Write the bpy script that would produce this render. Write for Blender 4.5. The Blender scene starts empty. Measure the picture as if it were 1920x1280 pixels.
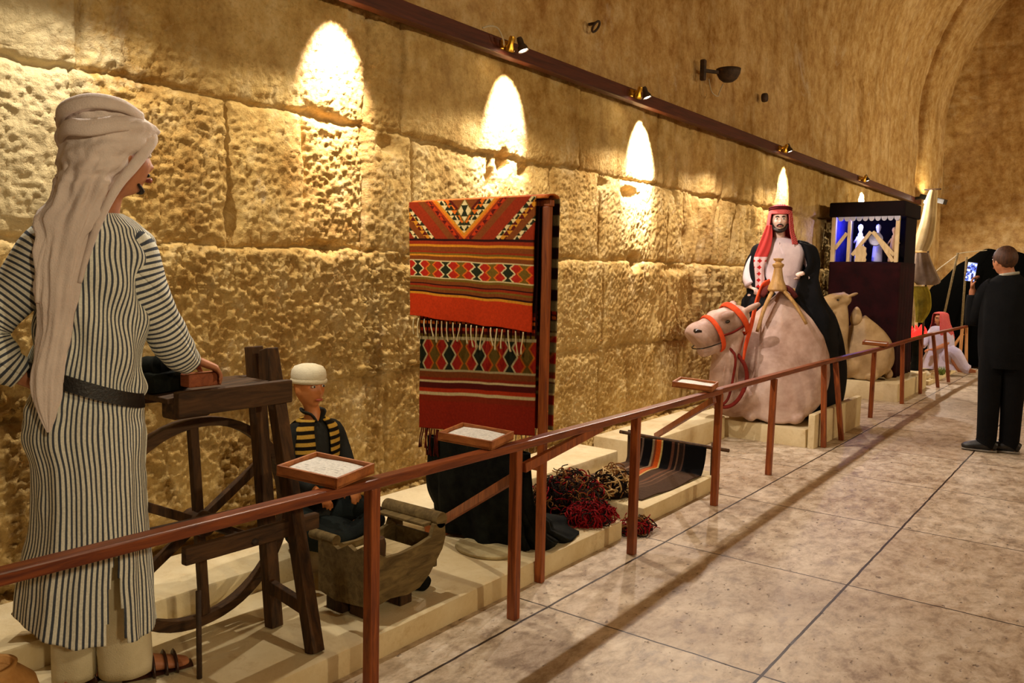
import bpy, bmesh, math, random
import numpy as np
from mathutils import Vector, Matrix
random.seed(7)
C = bpy.context.scene.collection
PI = math.pi

# ------------------------------------------------------------------ camera, world, lights, exposure
cam_d = bpy.data.cameras.new('camera')
cam_d.sensor_width = 36.0
cam_d.lens = 36.0 * 1530.0 / 1920.0
cam_d.clip_start = 0.05
cam = bpy.data.objects.new('camera', cam_d); C.objects.link(cam)
cam.matrix_world = Matrix(((0.79518798, -0.06671986, 0.60268113, 0.0),
                           (0.60609786, 0.05806926, -0.79326751, 0.0),
                           (0.01792945, 0.99608053, 0.08661474, 1.5),
                           (0, 0, 0, 1)))
bpy.context.scene.camera = cam
vs = bpy.context.scene.view_settings
vs.view_transform = 'Standard'; vs.look = 'None'; vs.gamma = 1.0; vs.use_curve_mapping = False
vs.exposure = 0.3
bpy.context.scene.display_settings.display_device = 'sRGB'
w = bpy.data.worlds.new('world'); bpy.context.scene.world = w; w.use_nodes = True
w.node_tree.nodes['Background'].inputs[0].default_value = (1.0, 0.72, 0.42, 1)
w.node_tree.nodes['Background'].inputs[1].default_value = 0.02

def lamp(kind, name, loc, target, power, color, size=0.03, cone=60, blend=0.5):
    d = bpy.data.lights.new(name, kind); d.energy = power; d.color = color
    if kind == 'SPOT':
        d.spot_size = math.radians(cone); d.spot_blend = blend; d.shadow_soft_size = size
    elif kind == 'POINT':
        d.shadow_soft_size = size
    o = bpy.data.objects.new(name, d); C.objects.link(o); o.location = loc
    v = Vector(target) - Vector(loc)
    o.rotation_euler = v.to_track_quat('-Z', 'Y').to_euler()
    return o

WARM = (1.0, 0.77, 0.45)
NEUT = (1.0, 0.84, 0.66)
LAMPS = [(2.92, 110, WARM), (4.36, 150, (1.0, .84, .56)), (6.24, 330, (1.0, .90, .86)), (9.75, 80, (1.0, .82, .42)), (13.2, 200, (1, .86, .70))]
for (y, p, col) in LAMPS:       # the narrow wall washers on the lamp board
    lamp('SPOT', 'wall_wash_light', (-3.14, y, 2.96), (-3.42, y, 2.50), p * 3.6, (col[0], col[1] * 1.06, min(1, col[2] * 1.7)), 0.012, 50, 1.0)
lamp('SPOT', 'wall_wash_light', (-3.10, 16.75, 2.92), (-3.24, 17.1, 3.4), 30, (1, .82, .45), 0.015, 60, 0.6)
for (y, p, col) in [(1.55, 66, (1, .91, .76)), (2.75, 52, (1, .89, .72)), (4.22, 84, (1, .88, .73)), (5.9, 98, (1, .88, .80)), (7.5, 92, (1, .88, .80)), (9.3, 78, (1, .84, .68)), (12.75, 150, (1, .90, .82)), (16.2, 120, (1, .87, .72))]:
    lamp('SPOT', 'exhibit_light', (-3.12, y, 2.84), (-1.9, y, 1.6), p * 1.12, col, 0.02, 172, 0.35)
for (y, p) in [(-1.0, 330), (3.0, 310), (7.5, 270), (12.0, 330), (16.0, 900)]:     # unseen spots added on the far side of the hall as warm fill
    lamp('SPOT', 'hall_fill_light', (4.0, y, 3.2), (-3.0, y + 0.3, 3.2), p, (1.0, 0.81, 0.53), 0.12, 100, 0.9)

# ------------------------------------------------------------------ helpers: materials
def srgb(r, g, b):
    f = lambda c: (c / 255.0 / 12.92) if c / 255.0 <= 0.04045 else ((c / 255.0 + 0.055) / 1.055) ** 2.4
    return (f(r), f(g), f(b), 1.0)

class NT:
    def __init__(s, name, rough=0.8, spec=0.3):
        s.m = bpy.data.materials.new(name); s.m.use_nodes = True
        s.t = s.m.node_tree; s.b = s.t.nodes['Principled BSDF']
        s.b.inputs['Roughness'].default_value = rough
        s.b.inputs['Specular IOR Level'].default_value = spec
    def n(s, typ, ins=None, **kw):
        o = s.t.nodes.new(typ)
        for k, v in kw.items(): setattr(o, k, v)
        for k, v in (ins or {}).items():
            if isinstance(v, bpy.types.NodeSocket): s.t.links.new(v, o.inputs[k])
            else: o.inputs[k].default_value = v
        return o
    def l(s, a, b): s.t.links.new(a, b)
    def obj(s): return s.n('ShaderNodeTexCoord').outputs['Object']
    def noise(s, scale, detail=4, rough=0.6, vec=None, stretch=None, dist=0.0):
        v = vec or s.obj()
        if stretch:
            v = s.n('ShaderNodeMapping', {0: v, 3: stretch}).outputs[0]
        return s.n('ShaderNodeTexNoise', {'Vector': v, 'Scale': scale, 'Detail': detail, 'Roughness': rough, 'Distortion': dist}).outputs['Fac']
    def ramp(s, fac, stops):
        r = s.n('ShaderNodeValToRGB', {0: fac})
        e = r.color_ramp.elements
        e[0].position, e[0].color = stops[0]
        e[1].position, e[1].color = stops[-1]
        for p, c in stops[1:-1]:
            x = e.new(p); x.color = c
        return r.outputs[0]
    def mix(s, fac, a, b, mode='MIX'):
        o = s.n('ShaderNodeMix', {0: fac}, data_type='RGBA', blend_type=mode)
        for i, v in ((6, a), (7, b)):
            if isinstance(v, bpy.types.NodeSocket): s.l(v, o.inputs[i])
            else: o.inputs[i].default_value = v
        return o.outputs[2]
    def math(s, op, a, b=0.0, c=0.0):
        return s.n('ShaderNodeMath', {0: a, 1: b, 2: c}, operation=op).outputs[0]
    def color(s, c): 
        if isinstance(c, bpy.types.NodeSocket): s.l(c, s.b.inputs['Base Color'])
        else: s.b.inputs['Base Color'].default_value = c
        return s
    def bump(s, h, dist=0.01, strength=0.6):
        o = s.n('ShaderNodeBump', {'Height': h, 'Distance': dist, 'Strength': strength})
        s.l(o.outputs[0], s.b.inputs['Normal']); return s

def simple(name, c1, c2=None, scale=8.0, rough=0.8, spec=0.3, bump=0.0, bscale=60.0, stretch=None, metal=0.0):
    t = NT(name, rough, spec)
    if c2 is None: t.color(c1)
    else:
        t.color(t.ramp(t.noise(scale, 5, 0.65, stretch=stretch), [(0.35, c1), (0.65, c2)]))
    if bump: t.bump(t.noise(bscale, 4, 0.6, stretch=stretch), bump, 0.7)
    t.b.inputs['Metallic'].default_value = metal
    return t.m

M = {}
# rough ashlar
def stone_mat(name, a, b, c, smooth=False):
    t = NT(name, 1.0, 0.0)
    big = t.noise(0.9, 5, 0.6)
    med = t.noise(6.0, 6, 0.7)
    fine = t.noise(45.0, 5, 0.7)
    c1 = t.ramp(big, [(0.30, a), (0.5, b), (0.72, c)])
    c2 = t.ramp(med, [(0.34, srgb(150, 110, 56)), (0.52, srgb(212, 180, 116)), (0.68, srgb(240, 218, 166))])
    col = t.mix(0.5, c1, c2)
    dark = t.ramp(fine, [(0.30, (0.62, 0.54, 0.42, 1)), (0.5, (1, 1, 1, 1))])
    col = t.mix(0.55, col, dark, 'MULTIPLY')
    streak = t.noise(3.5, 4, 0.6, stretch=(1, 1, 0.16))
    col = t.mix(t.math('MULTIPLY', t.ramp(streak, [(0.5, (0, 0, 0, 1)), (0.72, (1, 1, 1, 1))]), 0.45), col, srgb(120, 80, 34))
    # pale mineral crust
    pale = t.ramp(t.noise(1.7, 6, 0.75, dist=0.6), [(0.60, (0, 0, 0, 1)), (0.70, (1, 1, 1, 1))])
    col = t.mix(t.math('MULTIPLY', pale, 0.35), col, srgb(226, 214, 190))
    o = t.n('ShaderNodeSeparateXYZ', {0: t.obj()}); ny = t.math('MULTIPLY', t.math('SUBTRACT', t.noise(2.6, 5, .7), .5), 1.6)
    my = t.math('SUBTRACT', 1.78, t.math('ADD', o.outputs[1], ny)); mz = t.math('SUBTRACT', 0.85, t.math('ABSOLUTE', t.math('SUBTRACT', o.outputs[2], 2.3)))
    lime = t.ramp(t.math('MINIMUM', my, mz), [(0.05, (0, 0, 0, 1)), (0.22, (.75, .75, .75, 1))])
    col = t.mix(lime, col, srgb(206, 190, 150))
    t.color(col)
    h1 = t.noise(30.0, 8, 0.72)
    h2 = t.noise(9.0, 5, 0.6, stretch=(1, 1, 0.5) if smooth else None)
    h = t.math('ADD', h1, t.math('MULTIPLY', h2, 1.2))
    t.bump(t.math('ADD', h, t.math('MULTIPLY', t.noise(85.0, 4, 0.7), 0.5)), 0.016, 0.85)
    return t.m
M['stone'] = stone_mat('ochre_ashlar', srgb(152, 114, 56), srgb(192, 158, 94), srgb(220, 194, 138))
M['vault'] = stone_mat('vault_plaster', srgb(150, 104, 56), srgb(188, 146, 92), srgb(216, 184, 138), True)

# floor of travertine slabs
def floor_mat():
    t = NT('travertine_floor', 0.5, 0.35)
    o = t.obj(); sep = t.n('ShaderNodeSeparateXYZ', {0: o})
    X, Y = sep.outputs[0], sep.outputs[1]
    wob = t.math('MULTIPLY', t.math('SUBTRACT', t.noise(6.0, 3, 0.5), 0.5), 0.012)
    def joint(v, off, pitch, wd):
        u = t.math('DIVIDE', t.math('ADD', t.math('SUBTRACT', v, off), wob), pitch)
        f = t.math('ABSOLUTE', t.math('SUBTRACT', t.math('FRACT', t.math('ADD', u, 0.5)), 0.5))
        return t.math('LESS_THAN', t.math('MULTIPLY', f, pitch), wd)
    j = t.math('MAXIMUM', joint(X, -2.0, 0.98, 0.006), joint(Y, 2.93, 1.155, 0.0045))
    cell = t.n('ShaderNodeCombineXYZ', {0: t.math('FLOOR', t.math('DIVIDE', t.math('SUBTRACT', X, -2.0), 0.98)),
                                        1: t.math('FLOOR', t.math('DIVIDE', t.math('SUBTRACT', Y, 2.93), 1.155))})
    tone = t.n('ShaderNodeTexWhiteNoise', {0: cell.outputs[0]}).outputs[0]
    n1 = t.noise(2.2, 7, 0.72, dist=0.5)
    n2 = t.noise(14.0, 6, 0.75, stretch=(1.0, 0.55, 1), dist=0.3)
    c = t.ramp(n1, [(0.34, srgb(136, 112, 88)), (0.50, srgb(198, 180, 154)), (0.66, srgb(226, 212, 190))])
    c = t.mix(0.5, c, t.ramp(n2, [(0.38, srgb(100, 78, 54)), (0.50, srgb(192, 172, 144)), (0.62, srgb(232, 218, 196))]))
    c = t.mix(t.math('MULTIPLY', tone, 0.35), c, srgb(150, 118, 86))
    sp = t.ramp(t.noise(34.0, 3, 0.6, stretch=(1, 0.6, 1)), [(0.30, (1, 1, 1, 1)), (0.36, (0, 0, 0, 1))])
    c = t.mix(t.math('MULTIPLY', sp, 0.75), c, srgb(70, 48, 30))
    c = t.mix(j, c, srgb(48, 32, 20))
    t.color(c)
    rg = t.math('ADD', t.math('MULTIPLY', n2, 0.35), 0.32); t.l(rg, t.b.inputs['Roughness'])
    h = t.math('SUBTRACT', t.math('MULTIPLY', n2, 0.25), t.math('ADD', t.math('MULTIPLY', j, 1.0), t.math('MULTIPLY', sp, 0.5)))
    t.bump(h, 0.004, 0.7)
    return t.m
M['floor'] = floor_mat()

def plaster_mat(name, a, b, worn):
    t = NT(name, 0.85, 0.2)
    c = t.ramp(t.noise(3.0, 6, 0.7, dist=0.4), [(0.34, a), (0.66, b)])
    w_ = t.ramp(t.noise(9.0, 6, 0.75), [(0.56, (0, 0, 0, 1)), (0.72, (1, 1, 1, 1))])
    c = t.mix(t.math('MULTIPLY', w_, 0.45), c, worn)
    t.color(c); t.bump(t.noise(40.0, 5, 0.7), 0.004, 0.6)
    return t.m
M['plinth'] = plaster_mat('plinth_plaster', srgb(208, 186, 140), srgb(228, 212, 172), srgb(176, 140, 84))

def wood_mat(name, a, b, rough=0.5, axis=(0.6, 9, 9), scale=5.0, spec=0.4):
    t = NT(name, rough, spec)
    g = t.noise(scale, 6, 0.65, stretch=axis, dist=0.6)
    t.color(t.ramp(g, [(0.34, a), (0.52, tuple((x + y) / 2 for x, y in zip(a, b))), (0.70, b)]))
    t.bump(g, 0.0025, 0.5)
    return t.m
M['rail'] = wood_mat('varnished_rail_wood', srgb(88, 34, 12), srgb(150, 76, 30), 0.36, (9, 0.7, 9), 6.0, 0.5)
M['post'] = wood_mat('varnished_post_wood', srgb(104, 44, 14), srgb(168, 88, 34), 0.42, (9, 9, 0.7), 6.0, 0.45)
M['pale_post'] = wood_mat('pale_post_wood', srgb(176, 120, 66), srgb(216, 164, 104), 0.5, (9, 9, 0.7), 6.0)
M['beam'] = wood_mat('dark_board_wood', srgb(58, 24, 14), srgb(92, 42, 24), 0.55, (9, 0.5, 9), 5.0)
M['old'] = wood_mat('old_dark_wood', srgb(44, 28, 14), srgb(92, 62, 32), 0.7, (5, 5, 0.9), 7.0, 0.3)
M['oldh'] = wood_mat('old_dark_wood_long', srgb(44, 28, 14), srgb(88, 60, 32), 0.7, (6, 0.8, 6), 7.0, 0.3)
M['greywood'] = wood_mat('weathered_wood', srgb(84, 68, 40), srgb(128, 108, 68), 0.8, (4, 1, 4), 8.0, 0.2)
M['lightwood'] = wood_mat('pale_scraped_wood', srgb(170, 150, 108), srgb(206, 186, 142), 0.7, (3, 1, 3), 8.0, 0.2)

# ------------------------------------------------------------------ helpers: meshes
def tagk(o, **kw):
    for k, v in kw.items(): o[k] = v
    return o
def link_mesh(name, verts, faces, mat, parent=None, smooth=True, pat=None, col=None):
    me = bpy.data.meshes.new(name)
    V = np.asarray(verts, dtype=np.float32)
    me.from_pydata(V.tolist(), [], faces if isinstance(faces, list) else faces.tolist())
    if pat is not None:
        a = me.attributes.new('pat', 'FLOAT_VECTOR', 'POINT'); a.data.foreach_set('vector', np.asarray(pat, dtype=np.float32).ravel())
    if col is not None:
        a = me.attributes.new('paint', 'FLOAT_COLOR', 'POINT'); a.data.foreach_set('color', np.asarray(col, dtype=np.float32).ravel())
    mats = mat if isinstance(mat, (list, tuple)) else [mat]
    for m_ in mats: me.materials.append(m_)
    if smooth: me.polygons.foreach_set('use_smooth', [True] * len(me.polygons))
    me.update()
    o = bpy.data.objects.new(name, me); C.objects.link(o)
    if parent is not None: o.parent = parent
    return o
def grid_faces(nu, nv, off=0):
    i = np.arange(nu - 1)[:, None]; j = np.arange(nv - 1)[None, :]
    a = (i * nv + j).ravel() + off
    return np.stack([a, a + nv, a + nv + 1, a + 1], 1)
_rs = np.random.RandomState(11)
_tab = _rs.rand(256, 256)
def vnoise(x, y, seed=0):
    x = np.asarray(x, float) + seed * 17.31; y = np.asarray(y, float) + seed * 9.73
    xi = np.floor(x).astype(int); yi = np.floor(y).astype(int)
    fx = x - xi; fy = y - yi
    fx = fx * fx * (3 - 2 * fx); fy = fy * fy * (3 - 2 * fy)
    g = lambda a, b: _tab[a & 255, b & 255]
    return ((g(xi, yi) * (1 - fx) + g(xi + 1, yi) * fx) * (1 - fy) + (g(xi, yi + 1) * (1 - fx) + g(xi + 1, yi + 1) * fx) * fy) * 2 - 1
def fbm(x, y, octv=4, seed=0, gain=0.5):
    s = 0; a = 1; n = 0
    for k in range(octv):
        s = s + a * vnoise(x * 2 ** k, y * 2 ** k, seed + k * 3); n += a; a *= gain
    return s / n
def billow(x, y, octv=3, seed=0):
    s = 0; a = 1; n = 0
    for k in range(octv):
        s = s + a * np.abs(vnoise(x * 2 ** k, y * 2 ** k, seed + k * 5)); n += a; a *= .5
    return s / n

# ------------------------------------------------------------------ the hall
WX = -3.42
COURSES = [0.0, 0.20, 0.885, 1.585, 2.27, 2.96]
JO = {0: [0.9, 1.9, 2.7, 3.6, 4.7, 5.7], 1: [1.7, 2.55, 3.27, 4.42, 5.02, 5.66, 6.6], 2: [1.85, 2.98, 3.62, 4.3, 5.0, 5.67, 6.75],
      3: [1.25, 1.6, 2.285, 2.735, 3.138, 3.516, 4.25, 4.95, 5.62, 6.5], 4: [1.6, 3.15, 3.42, 5.3, 6.6]}
for k in JO:
    y = JO[k][-1]; rr = random.Random(k)
    while y < 19: y += rr.uniform(0.55, 1.05); JO[k].append(y)
    JO[k] = [-1.5, -0.6, 0.2] + JO[k]
def wall_disp(Y, Z):
    d = np.zeros_like(Y)
    Zw = Z + 0.024 * fbm(Y * 1.6, Z * 0.8, 3, 5) + 0.016 * fbm(Y * 9, Z * 3, 3, 6)
    hj = np.full_like(Y, 9.0); vj = np.full_like(Y, 9.0); base = np.zeros_like(Y); rough = np.zeros_like(Y)
    offs = [0.05, 0.022, 0.028, 0.0, 0.006]; rg = [1.0, 0.85, 1.15, 0.62, 0.42]
    for k in range(5):
        lo, hi = COURSES[k], COURSES[k + 1]
        m = (Zw >= lo) & (Zw < hi) if k < 4 else (Zw >= lo)
        if k == 0: m = Zw < hi
        hd = np.minimum(np.abs(Zw - lo) if k > 0 else 9.0, np.abs(hi - Zw) if k < 4 else 9.0)
        Yw = Y + 0.03 * fbm(Y * 0.7, Z * 2.2, 3, 8 + k) + 0.012 * fbm(Y * 6, Z * 11, 2, 18 + k)
        js = np.array(JO[k]); idx = np.clip(np.searchsorted(js, Yw.ravel()), 1, len(js) - 1).reshape(Y.shape)
        vd = np.minimum(np.abs(Yw - js[idx - 1]), np.abs(js[idx] - Yw))
        bo = (np.sin(idx * 12.9898 + k * 78.233) * 43758.5453) % 1.0
        hj = np.where(m, hd, hj); vj = np.where(m, vd, vj)
        base = np.where(m, offs[k] + (bo - 0.5) * 0.022, base)
        rough = np.where(m, rg[k] * (0.65 + 0.6 * ((bo * 7.3) % 1.0)), rough)
    e = np.minimum(hj, vj)
    var = 0.5 + 0.5 * fbm(Y * 1.9, Z * 1.9, 3, 21)
    d += base + 0.022 * (1 - np.exp(-e / 0.05)) - 0.022
    var2 = np.clip(0.5 + 0.9 * fbm(Y * 2.7, Z * 1.1, 3, 23), 0, 1.3)
    d -= 0.036 * np.exp(-(hj / (0.006 + 0.020 * var2 ** 2)) ** 2) * (0.25 + 1.1 * var2 ** 2)
    d -= 0.026 * np.exp(-(vj / 0.010) ** 2) * (0.2 + 1.2 * var)
    far = np.clip((Y - 5.4) / 1.6, 0, 1)
    stretch = 1.0 - 0.72 * far
    big = fbm(Y * 3.2, Z * 3.2 * stretch, 3, 31)
    wY, wZ = Y + 0.02 * fbm(Y * 9, Z * 9, 2, 43), Z + 0.02 * fbm(Y * 9, Z * 9, 2, 47)
    pit = billow(wY * 34, wZ * 34 * stretch, 2, 41) * 0.7 + 0.3 * billow(wY * 15, wZ * 15 * stretch, 2, 49)
    pit2 = fbm(Y * 58, Z * 58 * (0.5 + 0.5 * stretch), 2, 51)
    d += 0.018 * big * (0.6 + far) + rough * (0.056 * (pit - 0.30) * np.clip(0.55 + 1.1 * fbm(Y * 1.5, Z * 1.5, 3, 81), .15, 1.5) + 0.014 * pit2)
    gul = billow(Y * 4.5 + 0.6 * vnoise(Y * 2, Z * 2, 3), Z * 0.9, 2, 61)
    d += far * (0.14 * (np.minimum(gul, 0.35) - 0.22)) * np.clip((3.0 - Z) / 0.8, 0, 1)
    for (y0, z0, ry, rz, dp) in [(3.30, 2.20, .07, .05, .07), (3.55, 1.66, .03, .09, .07), (3.45, 1.55, .12, .035, .06), (2.30, 1.72, .035, .10, .05),
                                 (4.38, 2.22, .05, .07, .08), (4.62, 2.2, .06, .05, .07), (4.25, 2.1, .03, .08, .06), (6.1, 2.16, .12, .05, .07),
                                 (6.2, 1.60, .08, .07, .09), (6.9, 1.55, .22, .05, .06), (2.85, 1.60, .12, .03, .05), (5.65, 2.2, .08, .04, .05), (3.6, 0.90, .10, .025, .05)]:
        q = ((Y - y0 + 0.02 * fbm(Y * 20, Z * 20, 2, 71)) / ry) ** 2 + ((Z - z0 + 0.02 * fbm(Y * 22, Z * 18, 2, 75)) / rz) ** 2
        d -= dp * np.exp(-q ** 1.5)
    return d
def build_wall():
    ys = np.concatenate([np.arange(-1.5, 1.15, 0.06), np.arange(1.15, 7.2, 0.0078), np.arange(7.2, 19.0, 0.024)])
    zs = np.concatenate([np.arange(0.0, 2.97, 0.0088), [2.99]])
    Y, Z = np.meshgrid(ys, zs, indexing='ij')
    X = WX + wall_disp(Y, Z)
    X = np.where(Z > 2.95, WX - 0.01, X)
    v = np.stack([X, Y, Z], -1).reshape(-1, 3)
    o = link_mesh('wall_left', v, grid_faces(len(ys), len(zs))[:, ::1], M['stone'])
    return tagk(o, kind='structure')
build_wall()
def vault_profile(s):                    # s 0..1 around the vault, returns x, z
    # straight 2.97 -> 4.4, arc, straight down the other side
    L1 = 1.43; R = 3.865; LA = PI * R; tot = 2 * L1 + LA; q = s * tot
    x = np.where(q < L1, WX, np.where(q < L1 + LA, WX + R - R * np.cos((q - L1) / R), WX + 2 * R))
    z = np.where(q < L1, 2.97 + q, np.where(q < L1 + LA, 4.4 + R * np.sin((q - L1) / R), 4.4 - (q - L1 - LA)))
    nx = np.where(q < L1, 1.0, np.where(q < L1 + LA, np.cos((q - L1) / R), -1.0))
    nz = np.where(q < L1, 0.0, np.where(q < L1 + LA, -np.sin((q - L1) / R), 0.0))
    return x, z, nx, nz, q
def build_vault():
    ys = np.concatenate([np.arange(-6, 1, 0.5), np.arange(1, 19.01, 0.045)])
    ss = np.concatenate([np.linspace(0, 0.42, 150), np.linspace(0.43, 1, 40)])
    Y, S = np.meshgrid(ys, ss, indexing='ij')
    x, z, nx, nz, q = vault_profile(S)
    jr = np.abs(((q + 0.03 * fbm(Y, q, 2, 4)) / 0.70 + 0.5) % 1.0 - 0.5) * 0.70
    d = 0.035 * fbm(Y * 1.3, q * 0.9, 4, 91) + 0.020 * (billow(Y * 7, q * 2.4, 3, 95) - .3) - 0.022 * np.exp(-(jr / 0.02) ** 2) * (0.5 + fbm(Y * 2, q * 2, 2, 97))
    d = np.where(S <= 0, 0.0, d)
    v = np.stack([x + nx * d, Y, z + nz * d], -1).reshape(-1, 3)
    return tagk(link_mesh('ceiling', v, grid_faces(len(ys), len(ss)), M['vault']), kind='structure')
build_vault()
def build_rib():
    # the protruding arch near the end of the hall: jambs and arch ring
    ss = np.linspace(-0.20, 1.20, 260)
    R = 3.865; L1 = 1.43; tot = 2 * L1 + PI * R
    sv = []
    for s in ss:
        if s < 0: sv.append((WX, 2.97 + s * tot, 1.0, 0.0, s * tot))
        elif s > 1: sv.append((WX + 2 * R, 2.97 - (s - 1) * tot, -1.0, 0.0, s * tot))
        else:
            a = vault_profile(np.array([s])); sv.append(tuple(float(k[0]) for k in a))
    sv = [p for p in sv if p[1] > -0.01]
    prof = [(16.95, -0.05), (16.95, 0.10), (17.0, 0.15), (17.3, 0.17), (17.8, 0.17), (18.3, 0.17), (18.7, 0.16)]
    fine = []
    for a, b in zip(prof[:-1], prof[1:]):
        for k in range(4): fine.append((a[0] + (b[0] - a[0]) * k / 4, a[1] + (b[1] - a[1]) * k / 4))
    fine.append(prof[-1])
    V = []
    for (x, z, nx, nz, q) in sv:
        for (y, h) in fine:
            dd = h + 0.03 * float(fbm(np.array(q * 2.2), np.array(y * 3), 3, 13)) * (1 if h > 0 else 0)
            V.append((x + nx * dd, y, z + nz * dd))
    return tagk(link_mesh('trim_1', V, grid_faces(len(sv), len(fine)), M['vault']), kind='structure')
build_rib()
def build_plane(name, p0, du, dv, nu, nv, amp, mat, seed):
    U, Vv = np.meshgrid(np.linspace(0, 1, nu), np.linspace(0, 1, nv), indexing='ij')
    p0 = np.array(p0); du = np.array(du, float); dv = np.array(dv, float)
    n = np.cross(du, dv); n /= np.linalg.norm(n)
    lu, lv = np.linalg.norm(du), np.linalg.norm(dv)
    a, b = U * lu, Vv * lv
    jr = np.abs(((b + 0.04 * fbm(a, b, 2, 4)) / 0.55 + 0.5) % 1.0 - 0.5) * 0.55
    d = amp * (fbm(a * 1.5, b * 1.5, 4, seed) + 0.5 * billow(a * 6, b * 10, 3, seed + 2) - 0.5 * np.exp(-(jr / 0.03) ** 2)) if amp else 0 * a
    P = p0 + U[..., None] * du + Vv[..., None] * dv + d[..., None] * n
    return tagk(link_mesh(name, P.reshape(-1, 3), grid_faces(nu, nv), mat), kind='structure')
build_plane('wall_end', (-3.6, 18.7, 0), (8.0, 0, 0), (0, 0, 8.6), 200, 220, 0.05, M['vault'], 5)
build_plane('wall_right', (4.31, -6, 0), (0, 25, 0), (0, 0, 3.0), 120, 30, 0.04, M['vault'], 9)
build_plane('wall_back', (-3.5, -6, 0), (8.0, 0, 0), (0, 0, 8.6), 40, 40, 0.04, M['vault'], 15)
build_plane('floor', (-3.7, -6.0, 0), (8.1, 0, 0), (0, 25, 0), 2, 2, 0.0, M['floor'], 1)
# a lamp board runs along the wall
class MB:
    def __init__(s): s.v = []; s.f = []; s.p = []; s.mi = []
    def add(s, v, f, pat=None, mi=0):
        o = len(s.v); v = [tuple(map(float, q)) for q in v]; s.v += v
        f = [tuple(int(i) + o for i in q) for q in f]; s.f += f
        s.p += [tuple(q) for q in (pat if pat is not None else [(0, 0, 0)] * len(v))]
        s.mi += [mi] * len(f); return s
    def box(s, c, size, rot=None, bev=0.0, mi=0):
        x, y, z = (q / 2 for q in size)
        if bev:
            bm = bmesh.new(); bmesh.ops.create_cube(bm, size=1.0)
            for q in bm.verts: q.co = Vector((q.co.x * size[0], q.co.y * size[1], q.co.z * size[2]))
            bmesh.ops.bevel(bm, geom=bm.edges[:], offset=bev, segments=2, affect='EDGES', profile=0.5)
            bm.verts.index_update(); vv = [q.co.copy() for q in bm.verts]; ff = [[l.index for l in g.verts] for g in bm.faces]; bm.free()
        else:
            vv = [Vector(q) for q in [(-x, -y, -z), (x, -y, -z), (x, y, -z), (-x, y, -z), (-x, -y, z), (x, -y, z), (x, y, z), (-x, y, z)]]
            ff = [(0, 3, 2, 1), (4, 5, 6, 7), (0, 1, 5, 4), (1, 2, 6, 5), (2, 3, 7, 6), (3, 0, 4, 7)]
        R_ = Matrix.Identity(3) if rot is None else (rot if isinstance(rot, Matrix) else Matrix.Rotation(rot, 3, 'Z'))
        return s.add([R_ @ q + Vector(c) for q in vv], ff, mi=mi)
    def bar(s, a, b, w, h, up=(0, 0, 1), bev=0.004, ext=0.0, mi=0):   # box from a to b, width w (side) and height h (along up)
        a, b = Vector(a), Vector(b); d = (b - a); L = d.length + 2 * ext; d.normalize()
        sd = d.cross(Vector(up)); sd = sd.normalized() if sd.length > 1e-4 else Vector((1, 0, 0)); u = sd.cross(d)
        R_ = Matrix((sd, d, u)).transposed()
        return s.box((a + b) / 2, (w, L, h), R_, bev, mi)
    def tube(s, path, rad, n=12, cap=True, res=0, up=(0, 0, 1), mi=0, vscale=1.0, closed=False):
        P = [Vector(p) for p in path]
        Rr = [(r, r) if isinstance(r, (int, float)) else tuple(r) for r in (rad if isinstance(rad, (list, tuple)) and len(rad) == len(P) else [rad] * len(P))]
        if res:
            P2 = []; R2 = []; m = len(P)
            def g(L, i): return L[i % m] if closed else L[max(0, min(m - 1, i))]
            for i in range(m if closed else m - 1):
                for k in range(res):
                    t = k / res
                    def cr(a, b, c, d): return 0.5 * ((2 * b) + (-a + c) * t + (2 * a - 5 * b + 4 * c - d) * t * t + (-a + 3 * b - 3 * c + d) * t ** 3)
                    P2.append(cr(g(P, i - 1), g(P, i), g(P, i + 1), g(P, i + 2)))
                    R2.append(tuple(cr(g(Rr, i - 1)[q], g(Rr, i)[q], g(Rr, i + 1)[q], g(Rr, i + 2)[q]) for q in (0, 1)))
            if not closed: P2.append(P[-1]); R2.append(Rr[-1])
            P, Rr = P2, R2
        m = len(P); V = []; pat = []; L = 0.0
        side = None
        for i in range(m):
            a = P[i - 1] if (i > 0 or closed) else P[i]; b = P[(i + 1) % m] if (i < m - 1 or closed) else P[i]
            t = (b - a).normalized()
            if side is None:
                side = t.cross(Vector(up))
                if side.length < 0.05: side = t.cross(Vector((1, 0, 0)))
                side.normalize()
            else:
                side = (side - t * side.dot(t)).normalized()
            u = side.cross(t)
            if i > 0: L += (P[i] - P[i - 1]).length
            for k in range(n + 1):
                th = 2 * PI * k / n
                V.append(P[i] + side * (Rr[i][0] * math.cos(th)) + u * (Rr[i][1] * math.sin(th)))
                pat.append((k / n, L * vscale, 0))
        F = []
        rng = m if closed else m - 1
        for i in range(rng):
            for k in range(n):
                j = (i + 1) % m
                F.append((i * (n + 1) + k, i * (n + 1) + k + 1, j * (n + 1) + k + 1, j * (n + 1) + k))
        if cap and not closed:
            F.append(tuple(reversed([k for k in range(n)]))); F.append(tuple((m - 1) * (n + 1) + k for k in range(n)))
        return s.add(V, [tuple(reversed(q)) for q in F], pat, mi)
    def ell(s, c, r, rot=None, nu=16, nv=12, mi=0, fn=None):
        V = []; F = []
        R_ = rot if rot is not None else Matrix.Identity(3)
        for j in range(nv + 1):
            ph = PI * j / nv
            for i in range(nu):
                th = 2 * PI * i / nu
                q = Vector((math.sin(ph) * math.cos(th), math.sin(ph) * math.sin(th), math.cos(ph)))
                q = Vector((q.x * r[0], q.y * r[1], q.z * r[2]))
                if fn: q = Vector(fn(q))
                V.append(R_ @ q + Vector(c))
        for j in range(nv):
            for i in range(nu):
                F.append((j * nu + i, (j + 1) * nu + i, (j + 1) * nu + (i + 1) % nu, j * nu + (i + 1) % nu))
        return s.add(V, F, mi=mi)
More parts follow.
